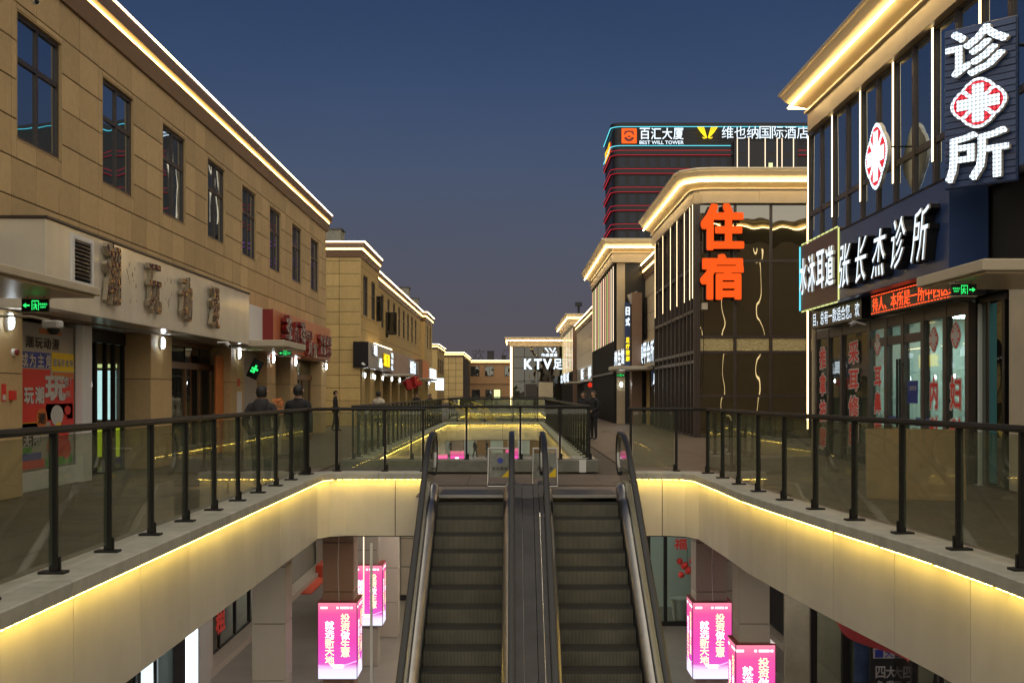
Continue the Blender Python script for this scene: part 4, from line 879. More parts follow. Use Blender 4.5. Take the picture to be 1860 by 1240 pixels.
for k, ch in enumerate('水沐耳道'): char(es, ch, 'R', (BX - .06, 27.2 - .75 * k, 4.48), .62, .90, .05, .014, 'text_white', 'white', full=True)
lw = thing('white_led_ticker', 'black ticker panel with white scrolling characters below the brown sign', 'led display', (7.6, 25.8, 3.2)); TX = 7.6
ob('panel', MB().box(TX, CX - .12, 23.95, 27.9, 3.22, 3.66), 'black', lw); text_row(lw, '目，总有一款适合您。欢', 'R', TX, 27.8, 24.05, 3.27, 3.61, .004, gap=.0, depth=.004, bold=.0)
lr = thing('red_led_ticker', 'black ticker panel with red scrolling characters and dashed border over the clinic doors', 'led display', (7.6, 21, 3.2))
ob('panel', MB().box(TX, CX - .12, 18.3, 23.3, 3.24, 3.66), 'black', lr); text_row(lr, '待人、本所是一所中西医结合', 'R', TX, 23.2, 18.4, 3.30, 3.60, .004, gap=.0, depth=.004, bold=.0, front='text_redled', side='text_redled')
q = MB()
for k in range(33): q.box(TX - .006, TX - .001, 18.38 + k * .15, 18.47 + k * .15, 3.265, 3.285).box(TX - .006, TX - .001, 18.38 + k * .15, 18.47 + k * .15, 3.625, 3.645)
ob('dashed_border', q, 'text_redled', lr)
vs = thing('vertical_clinic_sign', 'tall navy slatted sign with two white diode characters around a red cross emblem', 'shop sign', (7.25, 17.1, 4.83))
va = math.atan2(-.8, .79); vw = Matrix.Translation((7.255, 17.1, 6.09)) @ Matrix.Rotation(va, 4, 'Z') @ basis('F')
ob('sign_frame', MB().box(-.565, .565, -1.26, 1.26, -.12, -.04), 'navy', vs, world=vw, bevel=.008)
for k in range(24): ob('slat', MB().box(-.55, .55, -1.24 + k * .1035, -1.24 + k * .1035 + .085, -.039, -.02 + .008 * (k % 2)), 'navy', vs, world=vw)
for ch, y in (('诊', .81), ('所', -.81)): link('character', glyph(ch, .98, .76, .09, .024, 'text_dot', 'white', True), vs, vw @ Matrix.Translation((0, y, 0)))
cross_sign(vs, vw @ Matrix.Translation((.02, 0, .01)), .47, .42, .07, True)
ob('bracket', MB().tube([(7.5, 17.4, 7.1), (CX, 17.4, 7.1)], .03, 6).tube([(7.5, 17.4, 5.1), (CX, 17.4, 5.1)], .03, 6), 'dark', vs)
ce = thing('cross_emblem_sign', 'red and white lit cross emblem standing off the upper windows', 'emblem sign', (7.6, 22.8, 6.5)); cross_sign(ce, Matrix.Translation((7.62, 22.8, 6.5)) @ basis('R'), .74, .74, .08, True)
ob('bracket', MB().tube([(7.63, 22.8, 6.7), (CX - .05, 22.8, 6.7)], .02, 6), 'dark', ce)
# near right part: recessed glass door, pale pier, awning
NB = thing('near_pier_building', 'pale building part at the right edge with a glazed recess and rounded wall end', 'building', (9, 12, 0))
ob('wall', MB().box(8.07, 20, -4, 17.9, 0, 3.6), 'cream_matt', NB, bevel=.03); ob('beam', MB().box(7.7, 9, -4, 16.0, 4.75, 5.0), 'cream_matt', NB, bevel=.01)
ob('upper_wall', MB().box(8.05, 20, -4, 16.3, 3.61, 4.74), 'beige', NB)
panels(NB, 'R', 8.36, 9, 16.3, 5.0, 8.45, 1.8, 1.15, m='beige', name='wall_panel', off=.32)
for z, y in ((7.5, 15.6), (7.15, 15.2)): led_tube(NB, 'F', y, 7.98, z, z + .001, 0)
ob('led_tube', MB().tube([(7.9, 16.5, 7.55), (7.9, 15.0, 7.55)], .03, 6).tube([(7.9, 16.2, 7.2), (7.9, 14.6, 7.2)], .03, 6), 'led_vert', NB)
q = MB()
for u in (18.1, 18.65, 19.15): q.mb('R', 8.1, u, u + .1, .02, 3.15, -.1, 0)
q.mb('R', 8.1, 18.0, 19.24, 3.151, 3.3, -.1, 0); ob('recess_frame', q, 'black', NB); ob('recess_glass', MB().mb('R', 8.12, 18.2, 19.15, .02, 3.15, -.05, -.04), 'shopdark', NB)
ob('teal_curtain', MB().ring([[(8.06 - .012 * (k % 2), 18.3 + .02 * k, z) for k in range(14)] for z in (.1, 3.1)], closed=False, caps=False), 'teal', NB)
ob('upper_recess', MB().mb('R', 8.1, 16.6, 18.3, 3.31, 5.05, -.1, 0), 'shopdark', NB)
awning(5.95, 9, 13.9, 16.2, 3.12, 3.3, 'flat pale awning at the right edge over a green exit sign')
ob('led_tube', MB().tube([(8, 30.05, .2), (10.9, 30.05, .2)], .01, 4), 'dark', NB)
exit_sign((6.12, 14.9, 3.0), .34, .155, False, 'green exit sign with right arrow under the right edge awning')
cctv((7.45, 24.1, 3.12), (-.6, -.5, -.25), 'pale bullet camera between the two ticker panels', (.3, 0, -.02))
# leaning board, plant, clutter in front of the clinic
g = thing('plywood_board', 'bare plywood board leaning against the clinic doors', 'board', (7.1, 17, 0)); ob('board', MB().box(-.8, .62, -.01, .01, 0, 1.08), 'wood', g, world=Matrix.Translation((6.15, 16.5, .0)) @ Matrix.Rotation(R(-14), 4, 'Z') @ Matrix.Rotation(R(-12), 4, 'X'))
g = thing('potted_plant', 'leafy plant in a terracotta pot by the clinic window', 'plant', (5.95, 17.2, 0)); ob('pot', MB().ring([[(5.95 + r * cos(a * pi / 8), 17.2 + r * sin(a * pi / 8), z) for a in range(16)] for r, z in ((.12, 0), (.17, .28), (.15, .28), (.14, .24))]), 'pot', g, smooth=True)
q = MB()
for k in range(46):
    a, r_, h = random.uniform(0, 6.28), random.uniform(.05, .26), random.uniform(.3, .75); p = Vector((5.95 + r_ * cos(a), 17.2 + r_ * sin(a), h)); d = Vector((cos(a), sin(a), random.uniform(-.2, .8))) * random.uniform(.1, .18); s_ = Vector((-sin(a), cos(a), .2)) * .04
    q.face([p, p + d * .5 + s_, p + d, p + d * .5 - s_])
for k in range(9): a = k * .7; q.tube([(5.95, 17.2, .24), (5.95 + .1 * cos(a), 17.2 + .1 * sin(a), .5)], .006, 4)
ob('foliage', q, 'leaf', g, kind='stuff')

# hotel with the big orange characters
HB = thing('hotel_building', 'glazed corner building with rounded glowing cornice and big orange characters', 'building', (10, 45, 0)); HX, HY = 6.76, 40.0
curtain(HB, 'F', HY, [HX + .02, 8.1, 9.4, 10.8, 12.2], [.02, 1.5, 3.08, 3.65, 6.4, 8.47], glass='curtain_front', bar=.10, skip=[(i, 2) for i in range(4)])
for a, c in ((HX + .08, 8.04), (8.16, 9.34), (9.46, 10.74), (10.86, 12.1)): ob('gilded_band', MB().box(a, c, HY - .012, HY, 3.14, 3.60), 'gold_wall', HB)
hu = [40.02, 40.7, 41.6, 42.5, 43.5, 44.6, 45.7, 46.9, 48.2, 49.6, 51]
curtain(HB, 'R', HX, hu, [.02, 2.75, 3.1, 4.6, 6.2, 8.47], glass='curtain', bar=.12, proud=.16)
for u in (40.1, 40.75, 42.0, 43.9, 45.7, 48.0, 50.6): led_tube(HB, 'R', HX, u, 5.05, 8.46, .162, w=.11, t=.02)
led_tube(HB, 'F', HY, 10.72, .3, 8.46, .07, w=.06, t=.02)
ob('core', MB().box(HX + .08, 16, HY + .08, 51, 0, 9.4), 'void', HB)
cove_cornice(HB, [(HX, 51.5), (HX, 40.5), (HX + .06, 40.2), (HX + .22, 40.05), (HX + .5, 40), (14, 40)], 0, 2.7)
ob('curtain_folds', MB().ring([[(8.2 + k * .06, HY + .03 + .02 * (k % 2), z) for k in range(72)] for z in (3.7, 6.3)], closed=False, caps=False), 'curtain_cloth', HB)
hs = thing('hotel_sign', 'two huge orange red lit characters one above the other on the glass corner', 'shop sign', (7.56, 39.7, 5))
char(hs, '住', 'F', (7.56, 39.72, 7.58), 1.58, 1.7, .16, .046, 'text_red', 'red_dark', full=True); char(hs, '宿', 'F', (7.54, 39.72, 5.78), 1.58, 1.66, .16, .042, 'text_red', 'red_dark', full=True)
ob('junction_box', MB().box(6.86, 7.06, 39.7, 39.9, 4.62, 4.86), 'cream_matt', hs); ob('cable', MB().tube([(6.9, 39.72, 4.62), (6.92, 39.75, 3.0), (6.86, 39.75, 1.5)], .012, 5), 'black', hs)
ob('support_rail', MB().box(7.1, 7.2, 39.9, 39.98, 5, 8.3).box(7.9, 8.0, 39.9, 39.98, 5, 8.3), 'dark', hs)
# recess wall between hotel and fin building
RW = thing('recess_wall', 'beige panelled wall between the hotel and the fin facade with lit roof edge', 'building', (9, 55, 0))
ob('backing', MB().box(7.05, 16, 51.1, 60, 0, 8.0), 'joint', RW); panels(RW, 'R', 7.05, 51.5, 58, 3.9, 7.6, 6.6, .9, m='beige', name='wall_panel')
ob('piers', MB().box(6.95, 7.04, 53, 53.8, 0, 2.8).box(6.95, 7.04, 56.2, 57, 0, 2.8), 'stone2', RW)
light_cornice(RW, [(7.0, 58), (7.0, 51)], 8.35)
g = thing('white_letter_sign', 'row of slanting white lit characters on the recess wall', 'shop sign', (6.9, 54.5, 2.9)); ob('back_panel', MB().box(6.8, 7.0, 51.6, 57.6, 2.95, 4.3), 'beige', g)
for k, ch in enumerate('美甲会所'): char(g, ch, 'R', (6.74, 56.9 - 1.45 * k, 3.62), 1.25, 1.05, .05, .03, 'text_white', 'black', full=True)
ob('wiring', MB().tube([(6.75, 57, 2.95), (6.7, 55.6, 2.8), (6.72, 54, 2.92), (6.75, 52, 2.85)], .02, 5), 'black', g)
g = thing('small_white_sign', 'small white lit sign hanging beneath the slanting white characters', 'shop sign', (7.0, 51.6, 1.9)); ob('box', MB().box(6.5, 7.0, 51.2, 51.3, 1.95, 2.65), 'navy', g); text_row(g, '店', 'F', 51.2, 6.52, 6.98, 2.0, 2.6, .004, depth=.004, bold=.03)
g = thing('old_sign_frame', 'unlit narrow sign frame of bent letters on the panelled wall', 'sign', (6.9, 57.4, 4.5)); ob('frame', MB().box(6.9, 7.04, 57.3, 57.4, 4.6, 6.6), 'dark', g)
for k, ch in enumerate('时光'): char(g, ch, 'R', (6.9, 57.0, 6.1 - 1.0 * k), .5, .8, .03, .01, 'steel_dark', 'dark')
# fin building
FB = thing('fin_building', 'dark fin fronted building with rose and lime upright light tubes', 'building', (10, 66, 0)); FX, FY = 5.5, 58.0
ob('core', MB().box(FX + .15, 14, FY + .3, 74, 0, 9.3), 'void', FB)
ob('glazing', MB().mb('R', FX, FY + .1, 74, 0, 8.47, -.12, -.1), 'curtain', FB)
for k in range(26):
    u = FY + .25 + k * .62; ob('fin', MB().mb('R', FX, u, u + .12, .02, 8.46, -.095, .12), 'dark', FB)
for k, m_ in enumerate(('pale', 'pale', 'pink', 'lime', 'pink', 'pale', 'pink', 'pale', 'lime', 'pink', 'pale', 'lime', 'pink')):
    led_tube(FB, 'R', FX, FY + .31 + k * 1.24, 4.35, 8.3, .125, 'led_' + m_, w=.06, t=.03)
ob('transom', MB().mb('R', FX, FY, 74, 2.62, 2.74, .122, .2), 'steel_dark', FB)
cove_cornice(FB, [(FX, 74), (FX, FY), (10, FY)])
ob('front_wall', MB().box(FX + .05, 9, FY + .05, FY + .28, 0, 8.47), 'black', FB)
ob('grey_pillar', MB().box(FX + .02, 5.95, FY - .02, FY + .04, 0, 8.46), 'beige', FB); ob('brown_column', MB().box(6.2, 6.72, FY - 1.1, FY + .04, 0, 6.8), 'brown_metal', FB)
ob('steel_bracket', MB().ring([[(x, y, z) for x, z in ((6.0, 6.7), (6.5, 6.9), (6.45, 6.4), (6.15, 6.2))] for y in (FY - .9, FY - .5)]), 'steel', FB)
g = thing('vertical_white_sign', 'narrow upright sign with white over yellow lit characters beside the brown column', 'shop sign', (6.1, FY - .7, 2.9))
ob('box', MB().box(5.86, 6.14, FY - .9, FY - .6, 2.95, 6.3), 'navy', g)
for k, ch in enumerate('日式'): char(g, ch, 'F', (6.0, FY - .92, 5.85 - .55 * k), .22, .44, .01, .05, 'text_white', 'white', full=True)
for k, ch in enumerate('足疗按摩'): char(g, ch, 'F', (6.0, FY - .92, 4.35 - .32 * k), .2, .28, .01, .05, 'text_yellow', 'yellow', full=True)
g = thing('white_letter_sign', 'stack of white lit characters above the awning of the fin building', 'shop sign', (5.6, FY - .5, 2.95))
for k, ch in enumerate('养生馆'): char(g, ch, 'F', (5.42 + .17 * k, FY - .5 - .05 * k, 3.40 + .06 * k), .16, .8, .05, .03, 'text_white', 'white', full=True)
ob('base_rail', MB().box(5.2, 5.95, FY - .55, FY - .45, 2.92, 2.98), 'dark', g)
awning(5.0, 7.0, 54.5, 57, 2.75, 2.95, 'flat awning in front of the fin building beneath white characters')
exit_sign((5.45, 55.2, 2.5), .42, .18, False, 'small green exit sign under the awning of the fin building'); wall_lamp('F', FY - .03, 5.75, 2.05, 'oval lamp on the grey pillar of the fin building')
# farther right blocks
F2 = thing('lit_edge_wall', 'beige panelled wall beyond the fin building with two lit roof lines', 'building', (10, 92, 0)); ob('backing', MB().box(6.55, 14, 75, 111, 0, 7.9), 'joint', F2); panels(F2, 'R', 6.55, 75, 111, 4.0, 7.6, 9, 1.2, m='beige', name='wall_panel'); light_cornice(F2, [(6.5, 111), (6.5, 75)], 8.4)
g = thing('white_lit_sign', 'pale glowing sign row under the wall beyond the fin building', 'shop sign', (6.3, 92, 2.9)); ob('box', MB().box(6.2, 6.49, 80, 104, 2.6, 3.9), 'white', g)
for k, ch in enumerate('量贩式棋牌'): char(g, ch, 'R', (6.18, 101 - 4.6 * k, 3.25), 3.8, 1.0, .03, .03, 'text_white' if k % 2 else 'black', 'white', full=True)
for k, y in enumerate((78, 83, 90)): wall_lamp('R', 6.5, y, 2.3, ('oval lamp by the red lanterns beyond the fin building', 'second oval lamp beyond the fin building', 'third oval lamp beyond the fin building')[k])
for k, y in enumerate((80.5, 86)):
    g = thing('red_lantern', ('nearer' if k == 0 else 'farther') + ' red lantern hanging by the lamps beyond the fin building', 'lantern', (6.1, y, 1.9)); ob('globe', MB().ring([[(6.1 + r * cos(a * pi / 6), y + r * sin(a * pi / 6), z) for a in range(12)] for r, z in ((.05, 2.06), (.16, 2.14), (.19, 2.24), (.16, 2.35), (.05, 2.45))]), 'lantern_red', g, smooth=True); ob('cord', MB().tube([(6.1, y, 2.45), (6.1, y, 2.6), (6.5, y, 2.62)], .015, 5), 'dark', g)
awning(5.2, 6.5, 100, 110, 2.5, 2.66, 'far flat awning on the right beneath the pale glowing sign row')
F3 = thing('far_fin_building', 'far corner block with coloured upright tubes beside the karaoke sign', 'building', (10, 122, 0)); ob('core', MB().box(6.25, 14, 112.3, 136, 0, 9.3), 'curtain', F3); ob('pillar', MB().box(6.2, 7.2, 112, 112.29, 0, 8.47), 'brown_metal', F3)
for k in range(12): led_tube(F3, 'R', 6.25, 113 + k * 2, 3.9, 8.3, .05, ('led_pale', 'led_pink', 'led_lime')[k % 3], w=.09, t=.03)
for k in range(24): ob('fin', MB().mb('R', 6.25, 112.6 + k, 112.75 + k, .02, 3.85, 0.001, .1), 'dark', F3)
cove_cornice(F3, [(6.2, 136), (6.2, 112), (9, 112)]); 
g = thing('roof_finial', 'small dark roof finial on the far corner block', 'finial', (7.0, 114, 9.84)); ob('post', MB().tube([(6.9, 114, 9.84), (6.9, 114, 10.6)], .12, 8), 'tower', g); ob('cap', MB().box(6.55, 7.25, 113.7, 114.3, 10.6, 11.0), 'tower', g)
g = thing('white_letter_sign', 'far white lit lettering beneath the far corner block tubes', 'shop sign', (6, 122, 2.6))
for k, ch in enumerate('欢唱城'): char(g, ch, 'R', (6.05, 133 - 7 * k, 3.3), 5.6, 1.1, .05, .03, 'text_white', 'white', full=True)
KB = thing('karaoke_building', 'glass fronted karaoke building with glowing cornice closing the right of the street', 'building', (4, 146, 0)); KY = 140
curtain(KB, 'F', KY, [.15, 1.6, 3.3, 4.9, 6.6, 8], [.02, 3.1, 4.8, 6.2, 7.5], glass='curtain', bar=.09)
ob('core', MB().box(-.05, 9, KY + .06, 152, 0, 8.5), 'void', KB); ob('left_pillar', MB().box(-.25, .09, KY - .02, KY + .05, 0, 7.5), 'brown_metal', KB)
ob('led_tube', MB().box(-.12, .08, KY - .16, KY - .05, .1, 7.48), 'led_pale', KB); ob('led_tube', MB().box(-.2, -.13, KY - .16, KY - .05, .1, 7.48), 'led_line', KB)
cove_cornice(KB, [(-.1, 152), (-.1, KY), (9, KY)], -.95)
ob('beige_panel', MB().box(3.4, 5.2, KY - .09, KY - .07, .1, 3.0), 'beige', KB); ob('dark_door', MB().box(1.7, 3.2, KY - .09, KY - .07, .1, 2.8), 'frame', KB)
ks = thing('karaoke_sign', 'white lit karaoke lettering with a winged emblem on the far glass front', 'shop sign', (3.8, KY - .3, 4.4))
for ch, x, w in (('K', 2.05, 1.05), ('T', 3.3, 1.0), ('V', 4.5, 1.1)): char(ks, ch, 'F', (x, KY - .3, 5.3), w, 1.35, .1, .035, 'text_white', 'white', full=True)
for ch, x, w in (('足', 5.8, 1.1), ('浴', 7.1, 1.1)): char(ks, ch, 'F', (x, KY - .3, 5.3), w, 1.35, .1, .03, 'text_white', 'white', full=True)
for k, ch in enumerate('伟盛盛嘉'): char(ks, ch, 'F', (3.95 + .52 * k, KY - .3, 6.45), .48, .42, .08, .03, 'text_white', 'white', full=True)
q = MB()
for x in (4.1, 4.62): q.ring([[(x + a, y, z) for a, z in ((0, 7.35), (.26, 7.35), (.62, 6.75), (.50, 6.75))] for y in (KY - .3, KY - .22)])
q.ring([[(5.12 + a, y, z) for a, z in ((.06, 6.75), (.16, 6.75), (.5, 7.35), (.24, 7.35))] for y in (KY - .31, KY - .23)]).box(5.5, 5.65, KY - .3, KY - .2, 6.75, 6.9)
ob('emblem', q, 'text_white', ks)
# tower behind
TB = thing('hotel_tower', 'dark tower with red neon floor lines behind the right row', 'tower', (45, 265, 0)); TY = 250
def rnd(x0, y0, x1, y1, r, n=6):
    P = [(x0, y1)]
    for k in range(n + 1): a = pi + (pi / 2) * k / n; P.append((x0 + r + r * cos(a), y0 + r + r * sin(a)))
    P.append((x1, y0)); return P
TP = rnd(22.9, TY, 108, TY + 20, 2.0)
ob('body', MB().prism(TP + [(108, TY + 20)], 0, 62.2), 'tower', TB); ob('roof_cap', MB().sweep(TP, [(-.5, 62.2), (.35, 62.2), (.35, 62.9), (-.5, 62.9)]), 'tower_band', TB)
for k in range(11):
    z = 56.0 - k * 4.17
    ob('floor_band', MB().sweep(TP, [(0, z - .45), (.45, z - .45), (.45, z + .55), (0, z + .55)], closed=True), 'tower_band', TB)
    for dz in (-.5, .56): ob('led_strip', MB().sweep(TP[:-1] + [(49.6, TY)], [(.36, z + dz), (.5, z + dz), (.5, z + dz + .10), (.36, z + dz + .10)]), 'violet_line' if k >= 5 else 'red_line', TB)
    for dz in (-.5, .56): ob('led_strip', MB().sweep([(64.9, TY), (107.5, TY)], [(.36, z + dz), (.5, z + dz), (.5, z + dz + .10), (.36, z + dz + .10)]), 'red_line', TB)
tp = mesh('window', MB().box(-.7, .7, -1.1, 1.1, 0, .05), 'tower_glass')
for k in range(10):
    for i in range(11): link('window', tp, TB, Matrix.Translation((25 + i * 2.3, TY - .01, 54.2 - k * 4.17 - .3)) @ basis('F'))
for z in (61.9, 57.6): ob('led_strip', MB().sweep(TP[:-1] + [(108 if z > 60 else 49.6, TY)], [(.36, z), (.52, z), (.52, z + .13), (.36, z + .13)]), 'text_cyan', TB)
ob('tower_front_block', MB().box(50.2, 64.6, TY - 1.2, TY, 0, 58.6), 'tower_band', TB)
for x in (50.9, 53.5, 57.2, 59.9, 61.0, 63.6): ob('led_tube', MB().box(x - .09, x + .09, TY - 1.4, TY - 1.22, 40, 59.2), 'led_pale', TB)
for x in (52.2, 58.5, 62.3):
    for k in range(5): ob('window', MB().box(x - .8, x + .8, TY - 1.23, TY - 1.201, 40 + k * 4, 42.6 + k * 4), 'tower_glass', TB)
ob('lit_window', MB().box(58.0, 58.9, TY - 1.26, TY - 1.235, 52, 53.6), 'poster_glow', TB)
q = MB()
for k in range(8): q.box(26, 40 + 8 * (k % 2), TY - .06, TY - .02, 58.2 + k * .42, 58.34 + k * .42)
ob('louvres', q, 'tower_band', TB)
X = lambda px: (px - 930) * TY / 2000; Z = lambda py: 1.6 - (py - 714) * TY / 2000
g = thing('tower_sign', 'white lit tower name with an orange seal at the top of the dark tower', 'rooftop sign', (30, TY - .7, 58))
ob('seal_plate', MB().box(X(1128.5), X(1156), TY - .8, TY - .5, Z(262), Z(234.5)), 'orange_panel', g, bevel=.3)
sealc = (X(1142), Z(249)); 
def ringface(r0, r1, a0, a1, y): return MB().ring([[(sealc[0] + r * cos(a0 + (a1 - a0) * k / 16), y, sealc[1] + r * sin(a0 + (a1 - a0) * k / 16)) for k in range(17)] for r in (r0, r1)], closed=False, caps=False)
ob('seal_ring', ringface(.95, 1.3, .3, pi - .3, TY - .82), 'red_dark', g); ob('seal_ring', ringface(.6, 1.2, pi + .25, 2 * pi - .25, TY - .82), 'red_dark', g); ob('seal_bar', MB().box(sealc[0] - 1.1, sealc[0] + 1.1, TY - .83, TY - .81, sealc[1] + 1.0, sealc[1] + 1.2).box(sealc[0] - .3, sealc[0] + .3, TY - .83, TY - .81, sealc[1] - .25, sealc[1] + .1), 'red_dark', g)
for k, ch in enumerate('百汇大厦'): char(g, ch, 'F', (X(1170.5 + 20.3 * k), TY - .7, Z(244.5)), 2.3, 2.6, .15, .012, 'text_white', 'white', full=True)
char(g, 'BEST WILL TOWER', 'F', (X(1201), TY - .7, Z(260.3)), X(1241) - X(1161), .8, .1, .014, 'text_white', 'white', full=True)
g = thing('hotel_name_sign', 'white lit hotel name with a yellow winged emblem on the dark tower', 'rooftop sign', (50, TY - 1.6, 58))
for k, ch in enumerate('维也纳国际酒店'): char(g, ch, 'F', (X(1319 + 22.6 * k), TY - 1.6, Z(244)), 2.6, 2.8, .15, .0, 'text_white', 'white', full=True)
q = MB(); ex = X(1283)
for s in (-1, 1):
    for k in range(4):
        q.tube([(ex + s * (2.2 - .42 * k), TY - 1.5, Z(233.5)), (ex + s * (1.5 - .30 * k), TY - 1.5, Z(242)), (ex + s * (.75 - .13 * k), TY - 1.5, Z(249)), (ex + s * .2, TY - 1.5, Z(253))], .13, 6)
    q.tube([(ex + s * .2, TY - 1.5, Z(253)), (ex + s * .8, TY - 1.5, Z(254)), (ex + s * 1.1, TY - 1.5, Z(252))], .12, 6)
ob('emblem', q, 'text_yellow', g)
g = thing('side_yellow_sign', 'yellow lit characters on the narrow left side of the dark tower', 'rooftop sign', (22.6, TY + 8, 56))
for k, ch in enumerate('百汇大厦'): char(g, ch, 'R', (22.7, TY + 15 - 3.2 * k, Z(263)), 3.0, 3.0, .2, .04, 'text_yellow', 'orange_panel', full=True)

# ------------------------------------------------------------------ glass railings round the openings
PM = mesh('post', MB().box(-.03, .03, -.02, .02, .02, 1.05).box(-.10, .10, -.055, .055, 0, .02).box(-.04, .04, .021, .05, .02, .12), 'dark', bevel=.004)
GL = {}
def railing(label, path, pts, zb=.25, group='glass railings round the openings', ends=True):
    """path = line of the posts, pts = post positions on it"""
    t = thing('glass_railing', label, 'railing', (pts[0][0], pts[0][1], zb), group)
    ob('handrail', MB().sweep(path, [(-.035, zb + 1.05), (.035, zb + 1.05), (.042, zb + 1.075), (.03, zb + 1.105), (-.03, zb + 1.105), (-.042, zb + 1.075)]), 'dark', t)
    P = [Vector(p) for p in pts]
    for i, p in enumerate(P):
        d = ((P[i + 1] if i < len(P) - 1 else p) - (P[i - 1] if i else p)).normalized(); a = math.atan2(d.y, d.x) - pi / 2
        link('post', PM, t, Matrix.Translation((p.x, p.y, zb)) @ Matrix.Rotation(a + (0 if True else 0), 4, 'Z'))
    for p, q in zip(P[:-1], P[1:]):
        L_ = round((q - p).length - .08, 3); gm = 'rail_glass' if p.y < 21 else 'rail_glass_far'
        if (L_, gm) not in GL: GL[(L_, gm)] = mesh('glass_pane', MB().box(-.005, .005, -L_ / 2, L_ / 2, .07, 1.03), gm)
        d = q - p; m_ = (p + q) / 2
        link('glass_pane', GL[(L_, gm)], t, Matrix.Translation((m_.x, m_.y, zb)) @ Matrix.Rotation(math.atan2(d.y, d.x) - pi / 2, 4, 'Z'))
    return t
lp = [(-3.44, 8.26 + 1.109 * k) for k in range(-3, 10)]
railing('glass railing along the left side of the near opening', [(-3.44, 4.5), (-3.44, 18.4)], lp + [(-3.44, 18.38)][:0])
railing('short glass railing behind the near opening left of the escalators', [(-3.44, 18.3), (-3.3, 18.85), (-3.04, 19.08), (-1.5, 19.08)], [(-3.42, 18.4), (-3.04, 19.08), (-2.2, 19.08), (-1.54, 19.08)])
rp = [(3.95, 4.2), (3.95, 5.3), (3.94, 6.4), (3.93, 7.45), (3.9, 8.4), (3.86, 9.5), (3.76, 10.6), (3.64, 11.7), (3.53, 12.8), (3.44, 13.9), (3.38, 15.1), (3.36, 16.3), (3.35, 17.5), (3.3, 18.55)]
railing('glass railing along the curving right side of the near opening', rp, rp)
railing('short glass railing behind the near opening right of the escalators', [(3.3, 18.5), (3.15, 18.9), (2.85, 19.1), (2.02, 19.1)], [(2.85, 19.1), (2.06, 19.1)])
fp = [(-3.25, 22.5), (-2.06, 22.5), (-.93, 22.5), (.17, 22.5), (.98, 22.5), (1.58, 22.5)]
railing('glass railing across the concrete kerb behind the escalators', [(-3.28, 22.5), (1.61, 22.5)], fp)
sp = [(-3.25, 23.3 + 1.13 * k) for k in range(25)]; railing('long glass railing on the left side of the middle opening', [(-3.25, 22.54), (-3.25, 50.8)], sp)
sp = [(1.58, 23.1 + 1.02 * k) for k in range(28)]; railing('long glass railing on the right side of the middle opening', [(1.58, 22.54), (1.58, 51.2)], sp)
railing('glass railing across the far end of the middle opening', [(-3.25, 51), (-2.6, 52.1), (1.2, 52.1), (1.58, 51.3)], [(-2.6, 52.1), (-1.3, 52.1), (0, 52.1), (1.2, 52.1)])
railing('glass railing across the near side of the farthest opening', [(-3.5, 59.7), (2.4, 59.7)], [(-3.4 + 1.16 * k, 59.7) for k in range(6)])
railing('glass railing across the far side of the farthest opening', [(-3.5, 80.2), (2.4, 80.2)], [(-3.4 + 1.16 * k, 80.2) for k in range(6)])
railing('glass railing on the left side of the farthest opening', [(-3.45, 60), (-3.45, 80)], [(-3.45, 60.6 + 2 * k) for k in range(10)])
railing('glass railing on the right side of the farthest opening', [(2.35, 60), (2.35, 80)], [(2.35, 60.6 + 2 * k) for k in range(10)])

